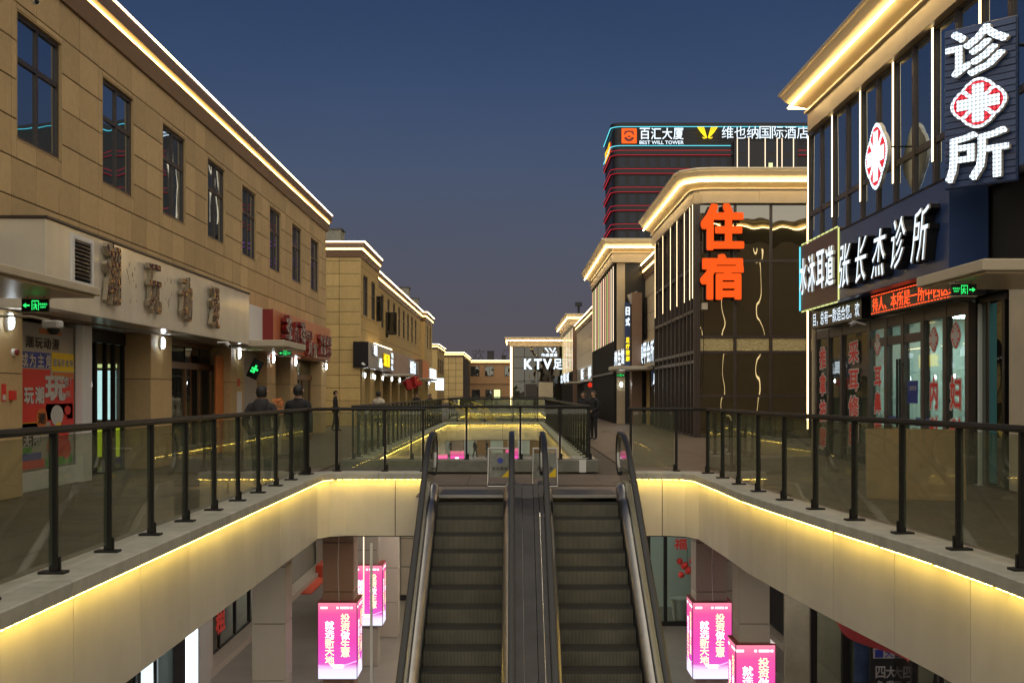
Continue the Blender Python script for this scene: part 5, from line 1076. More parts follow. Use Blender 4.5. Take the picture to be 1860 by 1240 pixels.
# ------------------------------------------------------------------ the two escalators
SL = tan(R(30))
def nose(y): return -.28 - (16.5 - y) * SL
def esc(xc, label, cover):
    t = thing('escalator', label, 'escalator', (xc, 12, ZF), 'pair of escalators')
    stp = MB(); w = .5
    b0 = MB().box(-w, w, 0, .36, -.2, 0, 0)
    st = MB(); st.face([(-w, 0, -.215), (w, 0, -.215), (w, .012, -.02), (-w, .012, -.02)], 0).face([(-w, .012, -.02), (w, .012, -.02), (w, .022, 0), (-w, .022, 0)], 1).face([(-w, .022, 0), (w, .022, 0), (w, .38, 0), (-w, .38, 0)], 1).face([(-w, .38, 0), (w, .38, 0), (w, .38, -.215), (-w, .38, -.215)], 1)
    st.face([(-w, 0, -.215), (w, 0, -.215), (w, .38, -.215), (-w, .38, -.215)], 1).face([(-w, 0, -.215), (-w, .012, -.02), (-w, .022, 0), (-w, .38, 0), (-w, .38, -.215)], 1).face([(w, 0, -.215), (w, .012, -.02), (w, .022, 0), (w, .38, 0), (w, .38, -.215)], 1)
    sm = mesh('step', st, ['step', 'tread'])
    link('step', sm, t, Matrix.Translation((xc, 16.84, -.09)))
    for k in range(23):
        y = 16.5 - .3464 * k; z = -.28 - .2 * k
        if z < ZF + .05: break
        link('step', sm, t, Matrix.Translation((xc, y, z)))
    cb = MB().box(xc - .5, xc + .5, 17.18, 17.24, -.03, .012)
    for k in range(50): cb.box(xc - .495 + k * .02, xc - .487 + k * .02, 17.12, 17.179, -.02, .008)
    ob('comb_plate', cb, 'steel', t)
    lp_ = MB().box(xc - .5, xc + .5, 17.245, 18.2, .002, .014); ob('landing_plate', lp_, 'steel_dark', t, bevel=.003)
    # handrail centre line in the y,z plane
    H = [(7.6 + .0, -3.65)]
    def hz(y):
        a = .67 - (16.5 - y) * SL
        if y > 16.985: a = .95
        if y < 9.02: a = -3.65
        for yc, zc, s in ((16.985, .95, 1), (9.02, -3.65, -1)):
            d = (y - yc) / .75
            if abs(d) < 1: a = zc - s * SL * .75 * (1 - d) ** 2 / 4 if s == 1 else zc + SL * .75 * (1 + d) ** 2 / 4
        return a
    ys = [8.0 + .25 * k for k in range(41)]
    ctr = [(y, hz(y)) for y in ys]
    up = [(18.0 + .33 * sin(a * pi / 12), .62 + .33 * cos(a * pi / 12)) for a in range(1, 13)]
    dn = [(8.0 - .33 * sin(a * pi / 12), -3.98 + .33 * cos(a * pi / 12)) for a in range(12, 0, -1)]
    ctr = dn + ctr + up
    sec = [(-.04, -.03), (.04, -.03), (.045, -.01), (.04, .022), (.02, .032), (-.02, .032), (-.04, .022), (-.045, -.01)]
    def yz_sweep(x, path, section):
        rs = []
        for i, (y, z) in enumerate(path):
            a = path[max(i - 1, 0)]; c = path[min(i + 1, len(path) - 1)]; d = Vector((c[0] - a[0], c[1] - a[1])).normalized(); n = (-d.y, d.x)
            rs.append([(x + dx, y + n[0] * dn_, z + n[1] * dn_) for dx, dn_ in section])
        return MB().ring(rs)
    def deck_z(y):                                     # top of the inner deck
        a = .12 + nose(y)
        top = .16
        if y > 17.0: return top
        d = (y - 16.75) / .5
        if y > 16.25: return min(top, a - SL * .5 * (1 + d) ** 2 / 4 * .9) if y > 16.3 else a
        return max(a, ZF + .2)
    yd = [8.2 + .2 * k for k in range(47)]
    for s in (-1, 1):
        xh = xc + s * .635
        ob('handrail', yz_sweep(xh, ctr, sec), 'rubber', t, smooth=True)
        ob('handrail_guide', yz_sweep(xh, ctr, [(-.022, -.055), (.022, -.055), (.022, -.034), (-.022, -.034)]), 'steel', t)
        gp = MB(); rs = [];
        for y in yd + [17.7, 18.0, 18.15, 18.25]:
            zt = hz(y) - .05 if y <= 18.0 else .62 + math.sqrt(max(0, .30 ** 2 - (y - 18.0) ** 2)) - .02
            zb = deck_z(y) if y < 17.5 else (.16 if y <= 18.0 else .62 - math.sqrt(max(0, .30 ** 2 - (y - 18.0) ** 2)) + .02)
            rs.append([(xh - .005, y, zb), (xh + .005, y, zb), (xh + .005, y, zt), (xh - .005, y, zt)])
        ob('glass_balustrade', MB().ring(rs), 'esc_glass', t)
        # inner deck, sloping skirt, rounded newel end
        rs = []
        for y in yd:
            z = deck_z(y); rs.append([(xh - s * .015, y, z + .02), (xh - s * .06, y, z + .012), (xc + s * .515, y, z - .05), (xc + s * .512, y, z - .40), (xh - s * .015, y, z - .40)])
        ob('inner_deck', MB().ring(rs), 'steel', t, smooth=True)
        rs = []
        for k in range(7):
            a = k / 6; y = 17.4 + .52 * a; f = math.sqrt(max(0.0, 1 - a ** 3)); rs.append([(xh - s * .015, y, .18 * f + .004), (xh - s * .07, y, .172 * f + .004), (xc + s * (.515 + .05 * a), y, .11 * f + .004), (xc + s * (.512 + .05 * a), y, .001), (xh - s * .015, y, .001)])
        ob('newel_end', MB().ring(rs), 'steel', t, smooth=True)
        rs = [[(xc + s * .506, y, max(nose(min(y, 17)), ZF) + .02 + .05), (xc + s * .511, y, max(nose(min(y, 17)), ZF) + .07), (xc + s * .511, y, max(nose(min(y, 17)), ZF) - .3), (xc + s * .506, y, max(nose(min(y, 17)), ZF) - .3)] for y in yd if y < 17.2]
        ob('skirt', MB().ring(rs), 'black', t)
        outer = (s < 0) == (xc < 0)
        rs = [[(xh + s * .015, y, deck_z(y) + .02), (xh + s * .075, y, deck_z(y) + .015), (xh + s * .075, y, deck_z(y) - .02), (xh + s * .015, y, deck_z(y) - .02)] for y in yd + [17.7, 17.95]]
        ob('outer_deck', MB().ring(rs), 'steel_dark' if not outer else 'cream_matt', t)
        if outer:
            for k in range(6):
                a, c = 8.2 + k * 1.62, min(8.2 + (k + 1) * 1.62 - .01, 17.9); yy = [a + (c - a) * j / 6 for j in range(7)]
                rs = [[(xh + s * .076, y, deck_z(y) + .01), (xh + s * .11, y, deck_z(y) + .01), (xh + s * .11, y, deck_z(y) - 1.15), (xh + s * .076, y, deck_z(y) - 1.15)] for y in yy]
                ob('side_panel', MB().ring(rs), 'fascia', t)
    ob('truss', MB().ring([[(xc - .62, y, deck_z(y) - .5), (xc + .62, y, deck_z(y) - .5), (xc + .62, y, deck_z(y) - 1.1), (xc - .62, y, deck_z(y) - 1.1)] for y in yd]), 'void', t)
    if cover:
        for a, c, dz, m_ in ((.075, .155, .012, 'steel_dark'), (.162, .328, 0, 'steel_dark'), (.335, .415, .012, 'steel_dark')):
            rs = [[(xc + .635 + a, y, deck_z(y) + .0 + dz), (xc + .635 + c, y, deck_z(y) + dz), (xc + .635 + c, y, deck_z(y) - .3), (xc + .635 + a, y, deck_z(y) - .3)] for y in yd]
            ob('centre_cover', MB().ring(rs), m_, t)
        ob('cover_end', MB().box(xc + .70, xc + 1.06, 17.405, 17.44, 0, .165), 'steel_dark', t)
esc(-.64, 'left escalator of the pair coming up from the lower hall', True)
esc(1.13, 'right escalator of the pair coming up from the lower hall', False)

# ------------------------------------------------------------------ columns and light boxes of the lower hall
def column(x0, x1, y0, label, m='granite', wire=False):
    w = x1 - x0; t = thing('stone_column', label, 'column', ((x0 + x1) / 2, y0 + w / 2, ZF), 'stone columns of the lower hall'); h = .88; z = ZF
    ob('core', MB().box(x0 + .02, x1 - .02, y0 + .02, y0 + w - .02, ZF, -.46), 'joint', t)
    k = 0
    while z < -.5:
        zt = min(z + h, -.47); ob('stone_panel', MB().box(x0, x1, y0, y0 + w, z + .006, zt - .006), m, t, bevel=.006); z += h; k += 1
    if wire: ob('cable', MB().tube([(x0 + .2, y0 - .1, -.88), (x0 + .3, y0 - .02, -.95), (x0 + .28, y0 - .015, -1.5), (x0 + .30, y0 - .015, -2.14)], .008, 5).tube([(x0 + .3, y0 - .02, -.95), (x0 + .5, y0 - .06, -.88)], .008, 5), 'white', t)
    return t
def light_box(xc, y0, w, zt, label, h=1.36):
    t = thing('light_box', label, 'light box', (xc, y0, zt - h), 'magenta light boxes round the columns'); x0, x1, y1 = xc - w / 2, xc + w / 2, y0 + w
    w_ = Matrix.Translation((xc, y0 + w / 2, zt - h)) @ Matrix.Scale(h, 4, Vector((0, 0, 1)))
    ob('lit_panel', MB().box(-w / 2, w / 2, -w / 2, w / 2, 0, 1), 'magenta', t, world=w_)
    e = .012
    q = MB()
    for z0, z1 in ((zt - h - .01, zt - h + .0), (zt, zt + .02)): q.box(x0 - e, x1 + e, y0 - e, y1 + e, z0, z1)
    for x in (x0 - e, x1): q.box(x, x + e, y0 - e, y0, zt - h + .0005, zt - .0005)
    ob('box_frame', q, 'red_dark', t)
    faces = [('F', y0), ('L', x1), ('R', x0)]
    for o, pc in faces:
        c = xc if o == 'F' else y0 + w / 2; sg_ = {'F': 1, 'L': 1, 'R': -1}[o]
        for col, s, z0, fr in ((.14, '投资做生意', zt - .27, 'y'), (-.14, '就选新天地', zt - .40, 'w')):
            for k, ch in enumerate(s): char(t, ch, o, at(o, pc, c + sg_ * col * w / .69, z0 - .155 * k, .004), .165, .155, .004, .018, 'box_yellow' if (fr == 'y' and k != 2) or (fr == 'w' and k > 1) else 'box_white', 'print_white', full=True)
        for k, (a, wd_) in enumerate(((-.24, .12), (.0, .04), (.13, .16), (.25, .04))):
            p = at(o, pc, c + sg_ * a, zt - .09, .002); ob('header_mark', MB().box(-wd_ / 2, wd_ / 2, -.018, .018, 0, .002), 'box_white', t, world=Matrix.Translation(p) @ basis(o), label=None)
        p = at(o, pc, c, zt - 1.12, .002); ob('slogan_mark', MB().box(-.12, .12, -.016, .016, 0, .002).box(-.08, .1, -.05, -.03, 0, .002), 'box_white', t, world=Matrix.Translation(p) @ basis(o))
        wave = [(-w / 2, -.05), (-w * .2, -.09), (0, -.075), (w * .25, -.03), (w / 2, .03), (w / 2, .05), (w * .25, -.01), (0, -.055), (-w * .2, -.075), (-w / 2, -.035)]
        p = at(o, pc, c, zt - h + .28, .002); ob('printed_wave', MB().ring([[(a, d, z) for a, d in wave] for z in (0, .002)]), 'box_lilac', t, world=Matrix.Translation(p) @ basis(o))
    return t
M['box_white'] = emit('box_white_print', (1, .97, .98), 2.2, False); M['box_yellow'] = emit('box_yellow_print', (1, .86, .45), 2.0, False); M['box_lilac'] = emit('box_lilac_print', (.85, .5, .95), 1.3, False)
column(-3.40, -2.84, 19.75, 'reddish stone column with a white cable above the front left light box', 'pink_granite' if 'pink_granite' in M else 'granite', True)
column(3.30, 3.86, 19.75, 'grey stone column with a white cable above the front right light box', wire=True)
column(-4.02, -3.50, 17.0, 'speckled stone column under the left edge of the near opening')
column(3.50, 3.98, 17.0, 'stone column above the lower right light box near the picture edge')
column(-3.55, -3.05, 25.0, 'stone column behind the farther left light box'); column(-3.4, -2.9, 28.0, 'farthest pale stone column with a dark foot left of the escalators')
light_box(-3.12, 19.68, .69, -2.14, 'magenta light box on the column left of the escalators'); light_box(3.58, 19.68, .69, -2.14, 'magenta light box on the column right of the escalators, higher and left of the other')
light_box(3.74, 16.9, .60, -2.26, 'magenta light box at the bottom right cut by the picture edge'); light_box(-3.28, 24.9, .69, -2.29, 'magenta light box farther back behind the thin white pole')
for x, y, lb in ((-4.6, 70, 'small far magenta light box seen through the middle opening'), (-3.7, 74, 'second small far magenta light box seen through the middle opening'), (.0, 78, 'slim far magenta light box beside the escalator handrail')):
    t = thing('light_box', lb, 'light box', (x, y, -3.7)); ob('lit_panel', MB().box(-.45, .45, 0, .9, 0, 1), 'magenta', t, world=Matrix.Translation((x, y, -3.8)) @ Matrix.Scale(1.5, 4, Vector((0, 0, 1)))); ob('print', MB().box(x - .12, x + .12, y - .01, y - .002, -3.4, -2.7), 'box_white', t); column(x - .35, x + .35, y + .05, 'far column of the lower hall seen through the middle opening')
t = thing('white_pole', 'thin white pole rising before the farther left light box', 'pole', (-2.3, 18.0, ZF)); ob('shaft', MB().tube([(-2.3, 18.0, ZF), (-2.3, 18.0, -.85)], .022, 8), 'white', t); ob('foot', MB().tube([(-2.3, 18.0, ZF), (-2.3, 18.0, ZF + .05)], .09, 10), 'white', t)
t = thing('lit_edge_strip', 'thin strip of tiny warm lights hanging beside the left column', 'light strip', (-2.75, 20.4, -2.6)); ob('strip', MB().box(-2.76, -2.74, 20.4, 20.42, -2.4, -.86), 'led_pale', t)
# left side of the lower hall
t = thing('lit_notice_board', 'bright white lit notice board standing at the lower left', 'light board', (-6.3, 22, ZF)); ob('panel', MB().box(-6.6, -6.38, 21.5, 22.35, -4.4, -2.6), 'board_white', t); ob('frame', MB().box(-6.61, -6.37, 21.45, 21.49, -4.45, -2.55).box(-6.61, -6.37, 22.36, 22.4, -4.45, -2.55), 'steel_dark', t)
q = MB()
for c in range(4):
    for k in range(26): q.box(-6.379, -6.372, 21.58 + c * .2, 21.58 + c * .2 + random.uniform(.05, .14), -4.3 + k * .065, -4.285 + k * .065)
ob('printed_lines', q, 'board_print', t)
t = thing('grey_wall_panel', 'plain grey panel beside the lit notice board', 'panel', (-6.5, 23, ZF)); ob('panel', MB().box(-6.6, -6.45, 22.45, 23.6, ZF, -1.2), 'grey_board', t); ob('header', MB().box(-6.45, -6.44, 22.5, 23.55, -3.0 + .55, -2.2), 'print_white', t)
t = thing('red_shop_character', 'red characters stuck on the lower left shop glass', 'lettering', (-6.5, 24.5, -3.5))
for k, ch in enumerate('招租'): char(t, ch, 'L', (-6.6, 24.9, -2.9 - .62 * k), .8, .58, .01, .03, 'print_red', 'print_red', full=True)
t = thing('red_carpet', 'red carpet and low red platform far back in the lower hall', 'carpet', (-6.4, 35, ZF)); ob('runner', MB().box(-6.6, -6.2, 34, 37, ZF + .002, ZF + .02), 'carpet', t); ob('platform', MB().box(-6.62, -6.3, 37.1, 38.5, ZF + .001, ZF + .4), 'carpet', t)
# right side of the lower hall
t = thing('lit_glass_door', 'glass shop door with red paper cuttings at the lower right behind the escalator', 'door', (4.2, 29.4, ZF))
q = MB()
for x in (3.6, 4.05, 4.98): q.box(x, x + .09, 29.35, 29.45, ZF, -1.0)
q.box(3.69, 4.05, 29.35, 29.45, ZF, ZF + .12).box(4.14, 4.98, 29.35, 29.45, ZF, ZF + .12).box(3.6, 5.07, 29.34, 29.46, -.999, -.8); ob('frame', q, 'dark', t)
ob('glass', MB().box(4.14, 4.98, 29.39, 29.405, ZF + .12, -1.0), 'shop_glass', t); ob('glass', MB().box(3.69, 4.05, 29.39, 29.405, ZF + .12, -1.0), 'shop_glass', t)
ob('shop_wall', MB().box(3.2, 5.6, 32, 32.1, ZF, -.5), 'room_wall', t); ob('shop_light', MB().box(4.3, 4.7, 30.2, 31.4, -.62, -.58), 'room_light_dim', t)
for k, ch in enumerate('恭喜发财'): char(t, ch, 'F', (4.3 + .19 * k, 29.38, -2.0 - .1 * (k % 2)), .2, .24, .004, .03, 'print_red', 'print_red', full=True)
for k, ch in enumerate('福'): char(t, ch, 'F', (4.5, 29.38, -2.42), .34, .3, .004, .03, 'print_red', 'print_red', full=True)
t = thing('red_balloons', 'bunch of round red ornaments hanging in the lower right door', 'ornament', (4.7, 29.2, -3.1))
for k in range(9):
    x, z = 4.45 + .11 * (k % 5) + .04 * (k // 5), -2.85 - .13 * (k % 3) - .1 * (k // 5); ob('ball', MB().ring([[(x + r * cos(a * pi / 5), 29.2 + r * sin(a * pi / 5), z + dz) for a in range(10)] for r, dz in ((.02, -.085), (.065, -.055), (.085, 0), (.065, .055), (.02, .085))]), 'print_red', t, smooth=True)
ob('string', MB().tube([(4.65, 29.2, -2.5), (4.65, 29.2, -2.9)], .006, 5), 'dark', t)
for x, y, s, lb in ((4.55, 29.9, 1, 'white bucket pot inside the lower right glass door'), (4.55 + .45, 28.7, 1, 'white bucket pot standing outside the lower right glass door')):
    t = thing('white_pot', lb, 'pot', (x, y, ZF)); ob('body', MB().ring([[(x + r * cos(a * pi / 8), y + r * sin(a * pi / 8), ZF + z) for a in range(16)] for r, z in ((.16, 0), (.25, .62), (.235, .63), (.2, .5))]), 'white', t, smooth=True); ob('rim', MB().ring([[(x + r * cos(a * pi / 8), y + r * sin(a * pi / 8), ZF + z) for a in range(16)] for r, z in ((.252, .60), (.265, .605), (.265, .645), (.252, .65))]), 'white', t)
t = thing('notice', 'white notice below a red sticker on the tiled lower right wall', 'notice', (5.2, 29.5, -2.9)); ob('sheet', MB().box(5.1, 5.45, 29.55, 29.565, -3.2, -2.2), 'white', t); ob('sticker', MB().box(5.15, 5.4, 29.55, 29.565, -2.1, -1.8), 'print_red', t)
bw = thing('box_shop_window', 'dim lower right shop window with stacked yellow and green cartons', 'shop window', (6.4, 27.5, ZF))
for k in range(5): ob('carton', MB().box(6.75, 7.3, 26.2 + .05 * (k % 2), 27.0 + .05 * (k % 2), ZF + .2 + k * .45, ZF + .63 + k * .45), 'yellow' if k > 1 else 'print_green', bw)
ob('cabinet', MB().box(6.72, 6.74, 26, 29, ZF + .2, ZF + 3), 'void', bw)
rb = thing('red_banner', 'long sagging red cloth banner tied beneath the right edge of the near opening', 'banner', (5, 16, -2)); rs = []
for k in range(25):
    a = k / 24; y = 13.9 + 5.1 * a; sg_ = .2 * sin(pi * a); rs.append([(5.0 + .05 * sin(9 * a), y, -1.15 - sg_ * .2), (5.03 + .06 * sin(7 * a + 1), y, -1.5 - sg_ * .5), (5.0 + .08 * sin(11 * a), y, -1.78 - sg_), (5.012 + .08 * sin(11 * a), y, -1.78 - sg_), (5.042 + .06 * sin(7 * a + 1), y, -1.5 - sg_ * .5), (5.012 + .05 * sin(9 * a), y, -1.15 - sg_ * .2)])
ob('cloth', MB().ring(rs), 'red_flag', rb, smooth=True); ob('cord', MB().tube([(5.0, 19.0, -1.2), (5.0, 19.3, -.5)], .01, 5).tube([(5.0, 13.9, -1.2), (5.0, 13.6, -.5)], .01, 5), 'dark', rb)
rsf = thing('lower_right_shop', 'lower right glass shopfront with blue and black posters', 'shopfront', (6, 20, ZF)); YF = 21.0
q = MB()
for x in (5.75, 6.35, 6.95, 7.5, 8.1): q.box(x - .06, x + .06, YF - .05, YF + .05, ZF, -.9)
q.box(5.69, 8.16, YF - .049, YF + .049, -.899, -.7); ob('frame', q, 'dark', rsf)
for a, c in ((5.81, 6.29), (6.41, 6.89), (7.01, 7.44), (7.56, 8.04)): ob('glass', MB().box(a, c, YF - .01, YF + .005, ZF + .05, -.9), 'shop_glass', rsf)
ob('shop_wall', MB().box(5.7, 9.2, 23.0, 23.1, ZF, -.5), 'curtain_cloth', rsf); ob('shop_light', MB().box(7.2, 7.6, 21.6, 22.6, -.62, -.58), 'room_light', rsf)
ob('blue_poster', MB().box(6.52, 6.80, YF - .03, YF - .012, -3.9, -2.2), 'poster_blue', rsf); ob('black_poster', MB().box(6.5, 7.3, YF - 1.03, YF - 1.0, -4.6, -3.0), 'print_black', rsf); ob('white_header', MB().box(6.55, 7.3, YF - 1.05, YF - 1.031, -3.2, -3.02), 'print_white', rsf)
for k, ch in enumerate('四大免费'): char(rsf, ch, 'F', (6.68 + .19 * (k % 2), YF - 1.04, -3.45 - .26 * (k // 2)), .18, .22, .004, .02, 'print_white', 'print_white', full=True)
for k, ch in enumerate('一大免费'): char(rsf, ch, 'F', (6.65 + .18 * k, YF - 1.06, -3.11), .15, .14, .004, .02, 'print_blue', 'print_blue', full=True)

# ------------------------------------------------------------------ stands at the head of the escalators
for xc, lb in ((-.20, 'left steel tube notice stand at the head of the escalators'), (.56, 'right steel tube notice stand at the head of the escalators')):
    t = thing('notice_stand', lb, 'notice stand', (xc, 18.7, 0), 'steel notice stands by the escalators'); w = .21
    for s in (-1, 1):
        ob('side_tube', MB().tube([(xc + s * w, 18.55, .03), (xc + s * w, 18.66, .10), (xc + s * (w - .01), 18.72, .66)], .016, 7).tube([(xc + s * w, 18.95, .03), (xc + s * w, 18.84, .10), (xc + s * (w - .01), 18.76, .66)], .016, 7), 'steel', t)
    ob('cross_tube', MB().tube([(xc - w, 18.55, .03), (xc + w, 18.55, .03)], .016, 7).tube([(xc - w, 18.95, .03), (xc + w, 18.95, .03)], .016, 7).tube([(xc - w, 18.72, .66), (xc + w, 18.72, .66)], .016, 7).tube([(xc - w, 18.76, .66), (xc + w, 18.76, .66)], .016, 7), 'steel', t)
    pw_ = Matrix.Translation((xc, 18.66, .40)) @ Matrix.Rotation(R(-6), 4, 'X')
    ob('notice_sheet', MB().box(-.185, .185, 0, .008, -.22, .19), 'paper_blue', t, world=pw_) if 'paper_blue' in M else ob('notice_sheet', MB().box(-.185, .185, 0, .008, -.22, .19), 'coat_white', t, world=pw_)
    ob('yellow_corner', MB().ring([[(a, y, c) for a, c in ((.02, -.22), (.185, -.22), (.185, -.06))] for y in (-.003, -.001)]), 'yellow', t, world=pw_); ob('logo', MB().ring([[(.0 + .05 * cos(a * pi / 6), y, .06 + .05 * sin(a * pi / 6)) for a in range(12)] for y in (-.004, -.001)]), 'print_blue', t, world=pw_)
    for k, ch in enumerate('安全乘梯'): char(t, ch, 'F', (xc - .11 + .07 * k, 18.64, .33), .06, .06, .002, .01, 'print_black', 'print_black')

# ------------------------------------------------------------------ people
def person(label, loc, rz, h=1.72, coat='coat_black', trous='trouser', bulk=1.0, walk=.0, arms='down', hood=False, turn=0.0, cat='person'):
    """standing figure facing local -y; one skinned body, hair and jacket hem as children"""
    V, Ed, Rd = [], [], []
    def v(x, y, z, rx, ry=None):
        V.append((x, y, z)); Rd.append((rx, ry or rx)); return len(V) - 1
    def chain(a, *pts):
        for p in pts:
            b = v(*p); Ed.append((a, b)); a = b
        return a
    B = bulk
    pel = v(0, 0, .93, .135 * B, .105 * B)
    ch_ = chain(pel, (0, .0, 1.08, .135 * B, .105 * B), (0, .01, 1.26, .155 * B, .118 * B))
    up = chain(ch_, (0, .015, 1.385, .135 * B, .105 * B))
    nk = chain(up, (0, .005, 1.475, .058), (0, -.012, 1.53, .055))
    hd = chain(nk, (0, -.018, 1.575, .068, .078), (0, -.012, 1.635, .078, .092), (0, -.005, 1.69, .066, .08), (0, -.004, 1.715, .035, .04))
    chain(nk + 2, (0, -.118, 1.615, .012))                                   # nose
    hands = []
    for s in (-1, 1):
        sh = chain(up, (s * .165 * (.6 + .4 * B), .015, 1.40, .068 * B))
        w = walk * s
        if arms == 'clasp': el, wr, hn = (s * .24, .03, 1.13), (s * .12, -.17, 1.00), (s * .055, -.22, .98)
        elif arms == 'pocket': el, wr, hn = (s * .27, .06, 1.15), (s * .21, -.05, .98), (s * .18, -.09, .93)
        else: el, wr, hn = (s * .245, .02 - .10 * w, 1.13), (s * .255, -.05 - .22 * w, .90), (s * .25, -.08 - .26 * w, .82)
        chain(sh, el + (.05 * B,), wr + (.036 * B,), hn + (.03, .018)); hands.append((s, Vector(wr), Vector(hn)))
        y1 = walk * s * .18; y2 = walk * s * .36
        chain(pel, (s * .095, 0, .86, .095 * (.5 + .5 * B)), (s * .10, -abs(y1) * .3 - y1, .48, .066), (s * .105, .02 - y2, .10, .045), (s * .105, .01 - y2, .055, .045), (s * .115, -.13 - y2, .04, .038, .03))
    me = bpy.data.meshes.new('person_body'); me.from_pydata(V, Ed, [])
    o = bpy.data.objects.new('tmp_person', me); C.objects.link(o)
    sk = o.modifiers.new('skin', 'SKIN'); sk.use_smooth_shade = True; sk.branch_smoothing = .4
    for i, r in enumerate(Rd): me.skin_vertices[0].data[i].radius = r
    me.skin_vertices[0].data[0].use_root = True
    ss = o.modifiers.new('sub', 'SUBSURF'); ss.levels = ss.render_levels = 2
    dg = bpy.context.evaluated_depsgraph_get(); dg.update()
    bm_ = bpy.data.meshes.new_from_object(o.evaluated_get(dg)); bpy.data.objects.remove(o)
    for s, wr, hn in hands:                                                   # five fingers on each hand
        f = MB(); d = (hn - wr).normalized(); a = d.cross(Vector((1, 0, 0))).normalized() if arms != 'clasp' else Vector((0, 0, 1)); cu = Vector((-s, 0, 0))
        for k, l in enumerate((.065, .075, .07, .055)): b0 = hn + a * (.022 * (1.5 - k)); f.tube([b0, b0 + d * l * .55 + cu * .006, b0 + d * l * .9 + cu * .03], [.010, .009, .007], 6)
        b0 = wr.lerp(hn, .6) + a * .03; f.tube([b0, b0 + a * .02 + d * .03, b0 + a * .022 + d * .06 + cu * .012], [.012, .010, .008], 6)
        bm = bmesh.new(); bm.from_mesh(bm_); fm = mesh('f', f, 'skin', smooth=True); bm.from_mesh(fm); bm.to_mesh(bm_); bm.free()
    bm_.materials.clear()
    for m_ in (coat, trous, 'skin', 'shoe'): bm_.materials.append(M[m_])
    for p in bm_.polygons:
        c = p.center; ax = abs(c.x)
        near_hand = any((c - hn).length < .085 or (c - wr).length < .03 for s, wr, hn in hands)
        p.material_index = 2 if (c.z > 1.475 or near_hand) else 3 if c.z < .085 else 1 if (c.z < .84 and ax < .22 and not near_hand) else 0; p.use_smooth = True
    k = h / 1.74
    t = thing('person', label, cat, loc, None, rz); w_ = W[t.name] @ Matrix.Scale(k, 4)
    link('body', bm_, t, w_)
    hr = MB(); rings = []
    for i in range(7):
        a = i / 6; z = 1.55 + .188 * a; r = math.sqrt(max(.05, 1 - (max(0, a - .45) / .55) ** 2.4)) * (.84 + .16 * min(1, a / .35)); fy = .0 if a > .5 else .03
        rings.append([(.091 * r * cos(q_ * pi / 8), .004 + fy * (1 if sin(q_ * pi / 8) < 0 else 0) + .104 * r * sin(q_ * pi / 8) * (1 if sin(q_ * pi / 8) > 0 or a > .5 else .35), z) for q_ in range(16)])
    ob('hair', hr.ring(rings), 'hair', t, smooth=True, world=w_)
    hem = [[(.175 * B * f * cos(q_ * pi / 9), .135 * B * f * sin(q_ * pi / 9), z) for q_ in range(18)] for z, f in ((.80, 1.02), (.84, 1.06), (.95, 1.03), (1.05, .9))]
    ob('jacket_hem', MB().ring(hem), coat, t, smooth=True, world=w_)
    col = [[(f * cos(q_ * pi / 7), .005 + f * sin(q_ * pi / 7), z) for q_ in range(14)] for z, f in (((1.43, .12), (1.50, .105), (1.52, .09), (1.49, .075)) if hood else ((1.44, .09), (1.495, .078), (1.49, .066)))]
    ob('collar', MB().ring(col), coat, t, smooth=True, world=w_)
    if hood: ob('hood', MB().ring([[(f * cos(q_ * pi / 7), .10 + .06 * sin(q_ * pi / 7) + dy, z) for q_ in range(14)] for z, f, dy in ((1.30, .06, .01), (1.36, .11, .0), (1.44, .13, -.01), (1.50, .10, -.03), (1.52, .06, -.04))]), coat, t, smooth=True, world=w_)
    for s in (-1, 1):
        ob('ear', MB().tube([(s * .084, .0, 1.60), (s * .094, .008, 1.63), (s * .086, .0, 1.655)], [.012, .016, .010], 6), 'skin', t, world=w_); ob('eye', MB().tube([(s * .032, -.098, 1.638), (s * .032, -.106, 1.638)], .010, 6), 'hair', t, world=w_)
    ob('mouth', MB().box(-.022, .022, -.1, -.094, 1.566, 1.572), 'red_dark', t, world=w_)
    return t
person('person in a dark grey hooded down coat seen from behind at the left railing', (-4.0, 17.6, 0), R(176), 1.73, 'coat_grey', bulk=1.22, hood=True, arms='pocket')
person('person with short hair in a black jacket seen from behind beyond the left railing corner', (-3.86, 19.9, 0), R(168), 1.76, 'coat_black', bulk=1.25, walk=.5)
person('person in black walking by the far corner of the near left building', (-7.45, 46.5, 0), R(100), 1.72, 'coat_black', bulk=1.15, walk=.35)
person('person in a cream jacket walking below the grey shop sign', (-4.6, 38, 0), R(160), 1.68, 'coat_white', bulk=1.15, walk=.6)
person('person in black standing beneath the red flags', (-5.2, 60, 0), R(20), 1.6, 'coat_black', bulk=1.1)
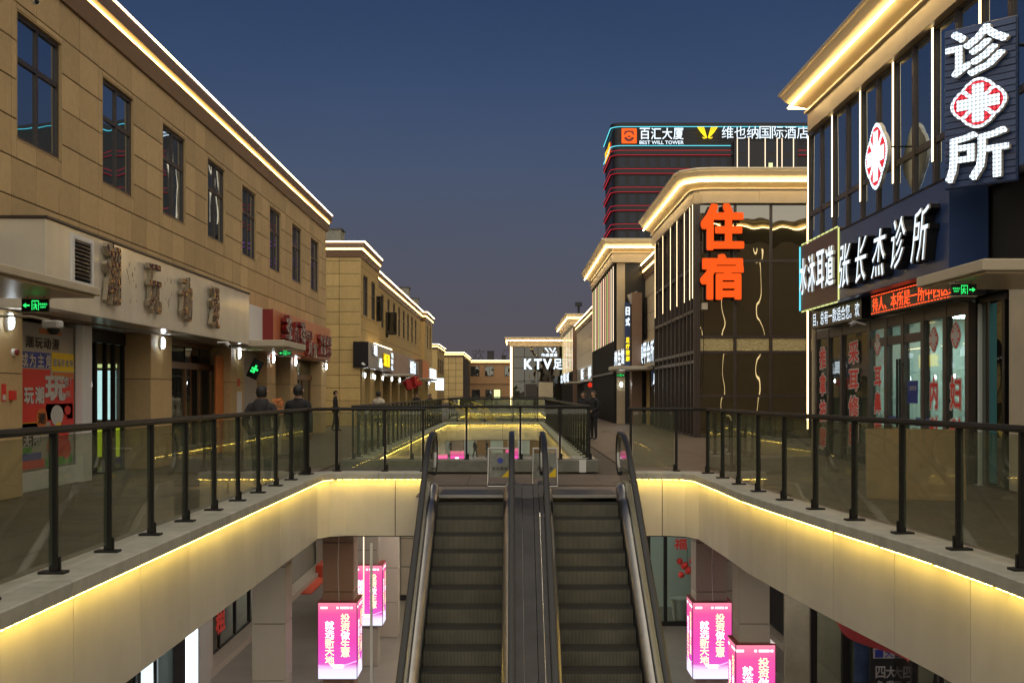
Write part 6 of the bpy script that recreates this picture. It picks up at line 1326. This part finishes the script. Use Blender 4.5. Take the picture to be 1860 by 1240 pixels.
person('shorter person in dark maroon between two others beneath the red flags', (-4.85, 64, 0), R(-30), 1.5, 'coat_red', bulk=1.0)
person('person in black right of the maroon one at the far left walkway', (-4.45, 60, 0), R(40), 1.58, 'coat_black', bulk=1.05)
person('person in black with clasped hands standing at the right railing corner', (2.82, 38, 0), R(-55), 1.70, 'coat_black', bulk=1.12, arms='clasp')
person('person in black half hidden behind the right railing corner', (2.62, 40.5, 0), R(-20), 1.66, 'coat_black', bulk=1.08)
for k, (x, y, lb) in enumerate(((-5.8, 106, 'person standing alone in the lower hall seen through the middle opening'), (-3.6, 107, 'left one of a close pair in the lower hall'), (-2.4, 106, 'right one of a close pair in the lower hall'), (-7.0, 109, 'farthest person walking in the lower hall'))):
    person(lb, (x, y, ZF), R(20 + 50 * k), 1.72, 'coat_black' if k % 2 else 'coat_grey', bulk=1.1, walk=.5)
t = thing('flower_pot', 'small pot of pale flowers between the two near walkers', 'plant', (-6.3, 29.3, 0)); 
ob('pot', MB().ring([[(-6.3 + r * cos(a * pi / 6), 29.3 + r * sin(a * pi / 6), z) for a in range(12)] for r, z in ((.15, .0), (.22, .9), (.2, .9), (.18, .8))]), 'cream_matt', t, smooth=True)
q = MB()
for k in range(40): a, r_, h = random.uniform(0, 6.28), random.uniform(.0, .24), random.uniform(.95, 1.4); p = Vector((-6.3 + r_ * cos(a), 29.3 + r_ * sin(a), h)); q.face([p, p + Vector((.05, .01, .03)), p + Vector((.03, .03, .08)), p + Vector((-.03, .0, .05))])
ob('blooms', q, 'print_orange', t, kind='stuff')
# sky line clutter: gold tinsel on the far left railing
t = thing('tinsel', 'yellow tinsel strands tied on the far railing of the middle opening', 'decoration', (-2.6, 30, .3)); random.seed(11)
for s in range(5):
    q = MB(); x, z = -2.95 + .35 * s, 1.2 - .12 * (s % 3)
    for k in range(7): q.tube([(x + .1 * k, 51.9, z - .13 * k), (x + .1 * k + .35, 51.92, z - .13 * k - .12)], .011, 4)
    ob('strand', q, 'yellow', t)
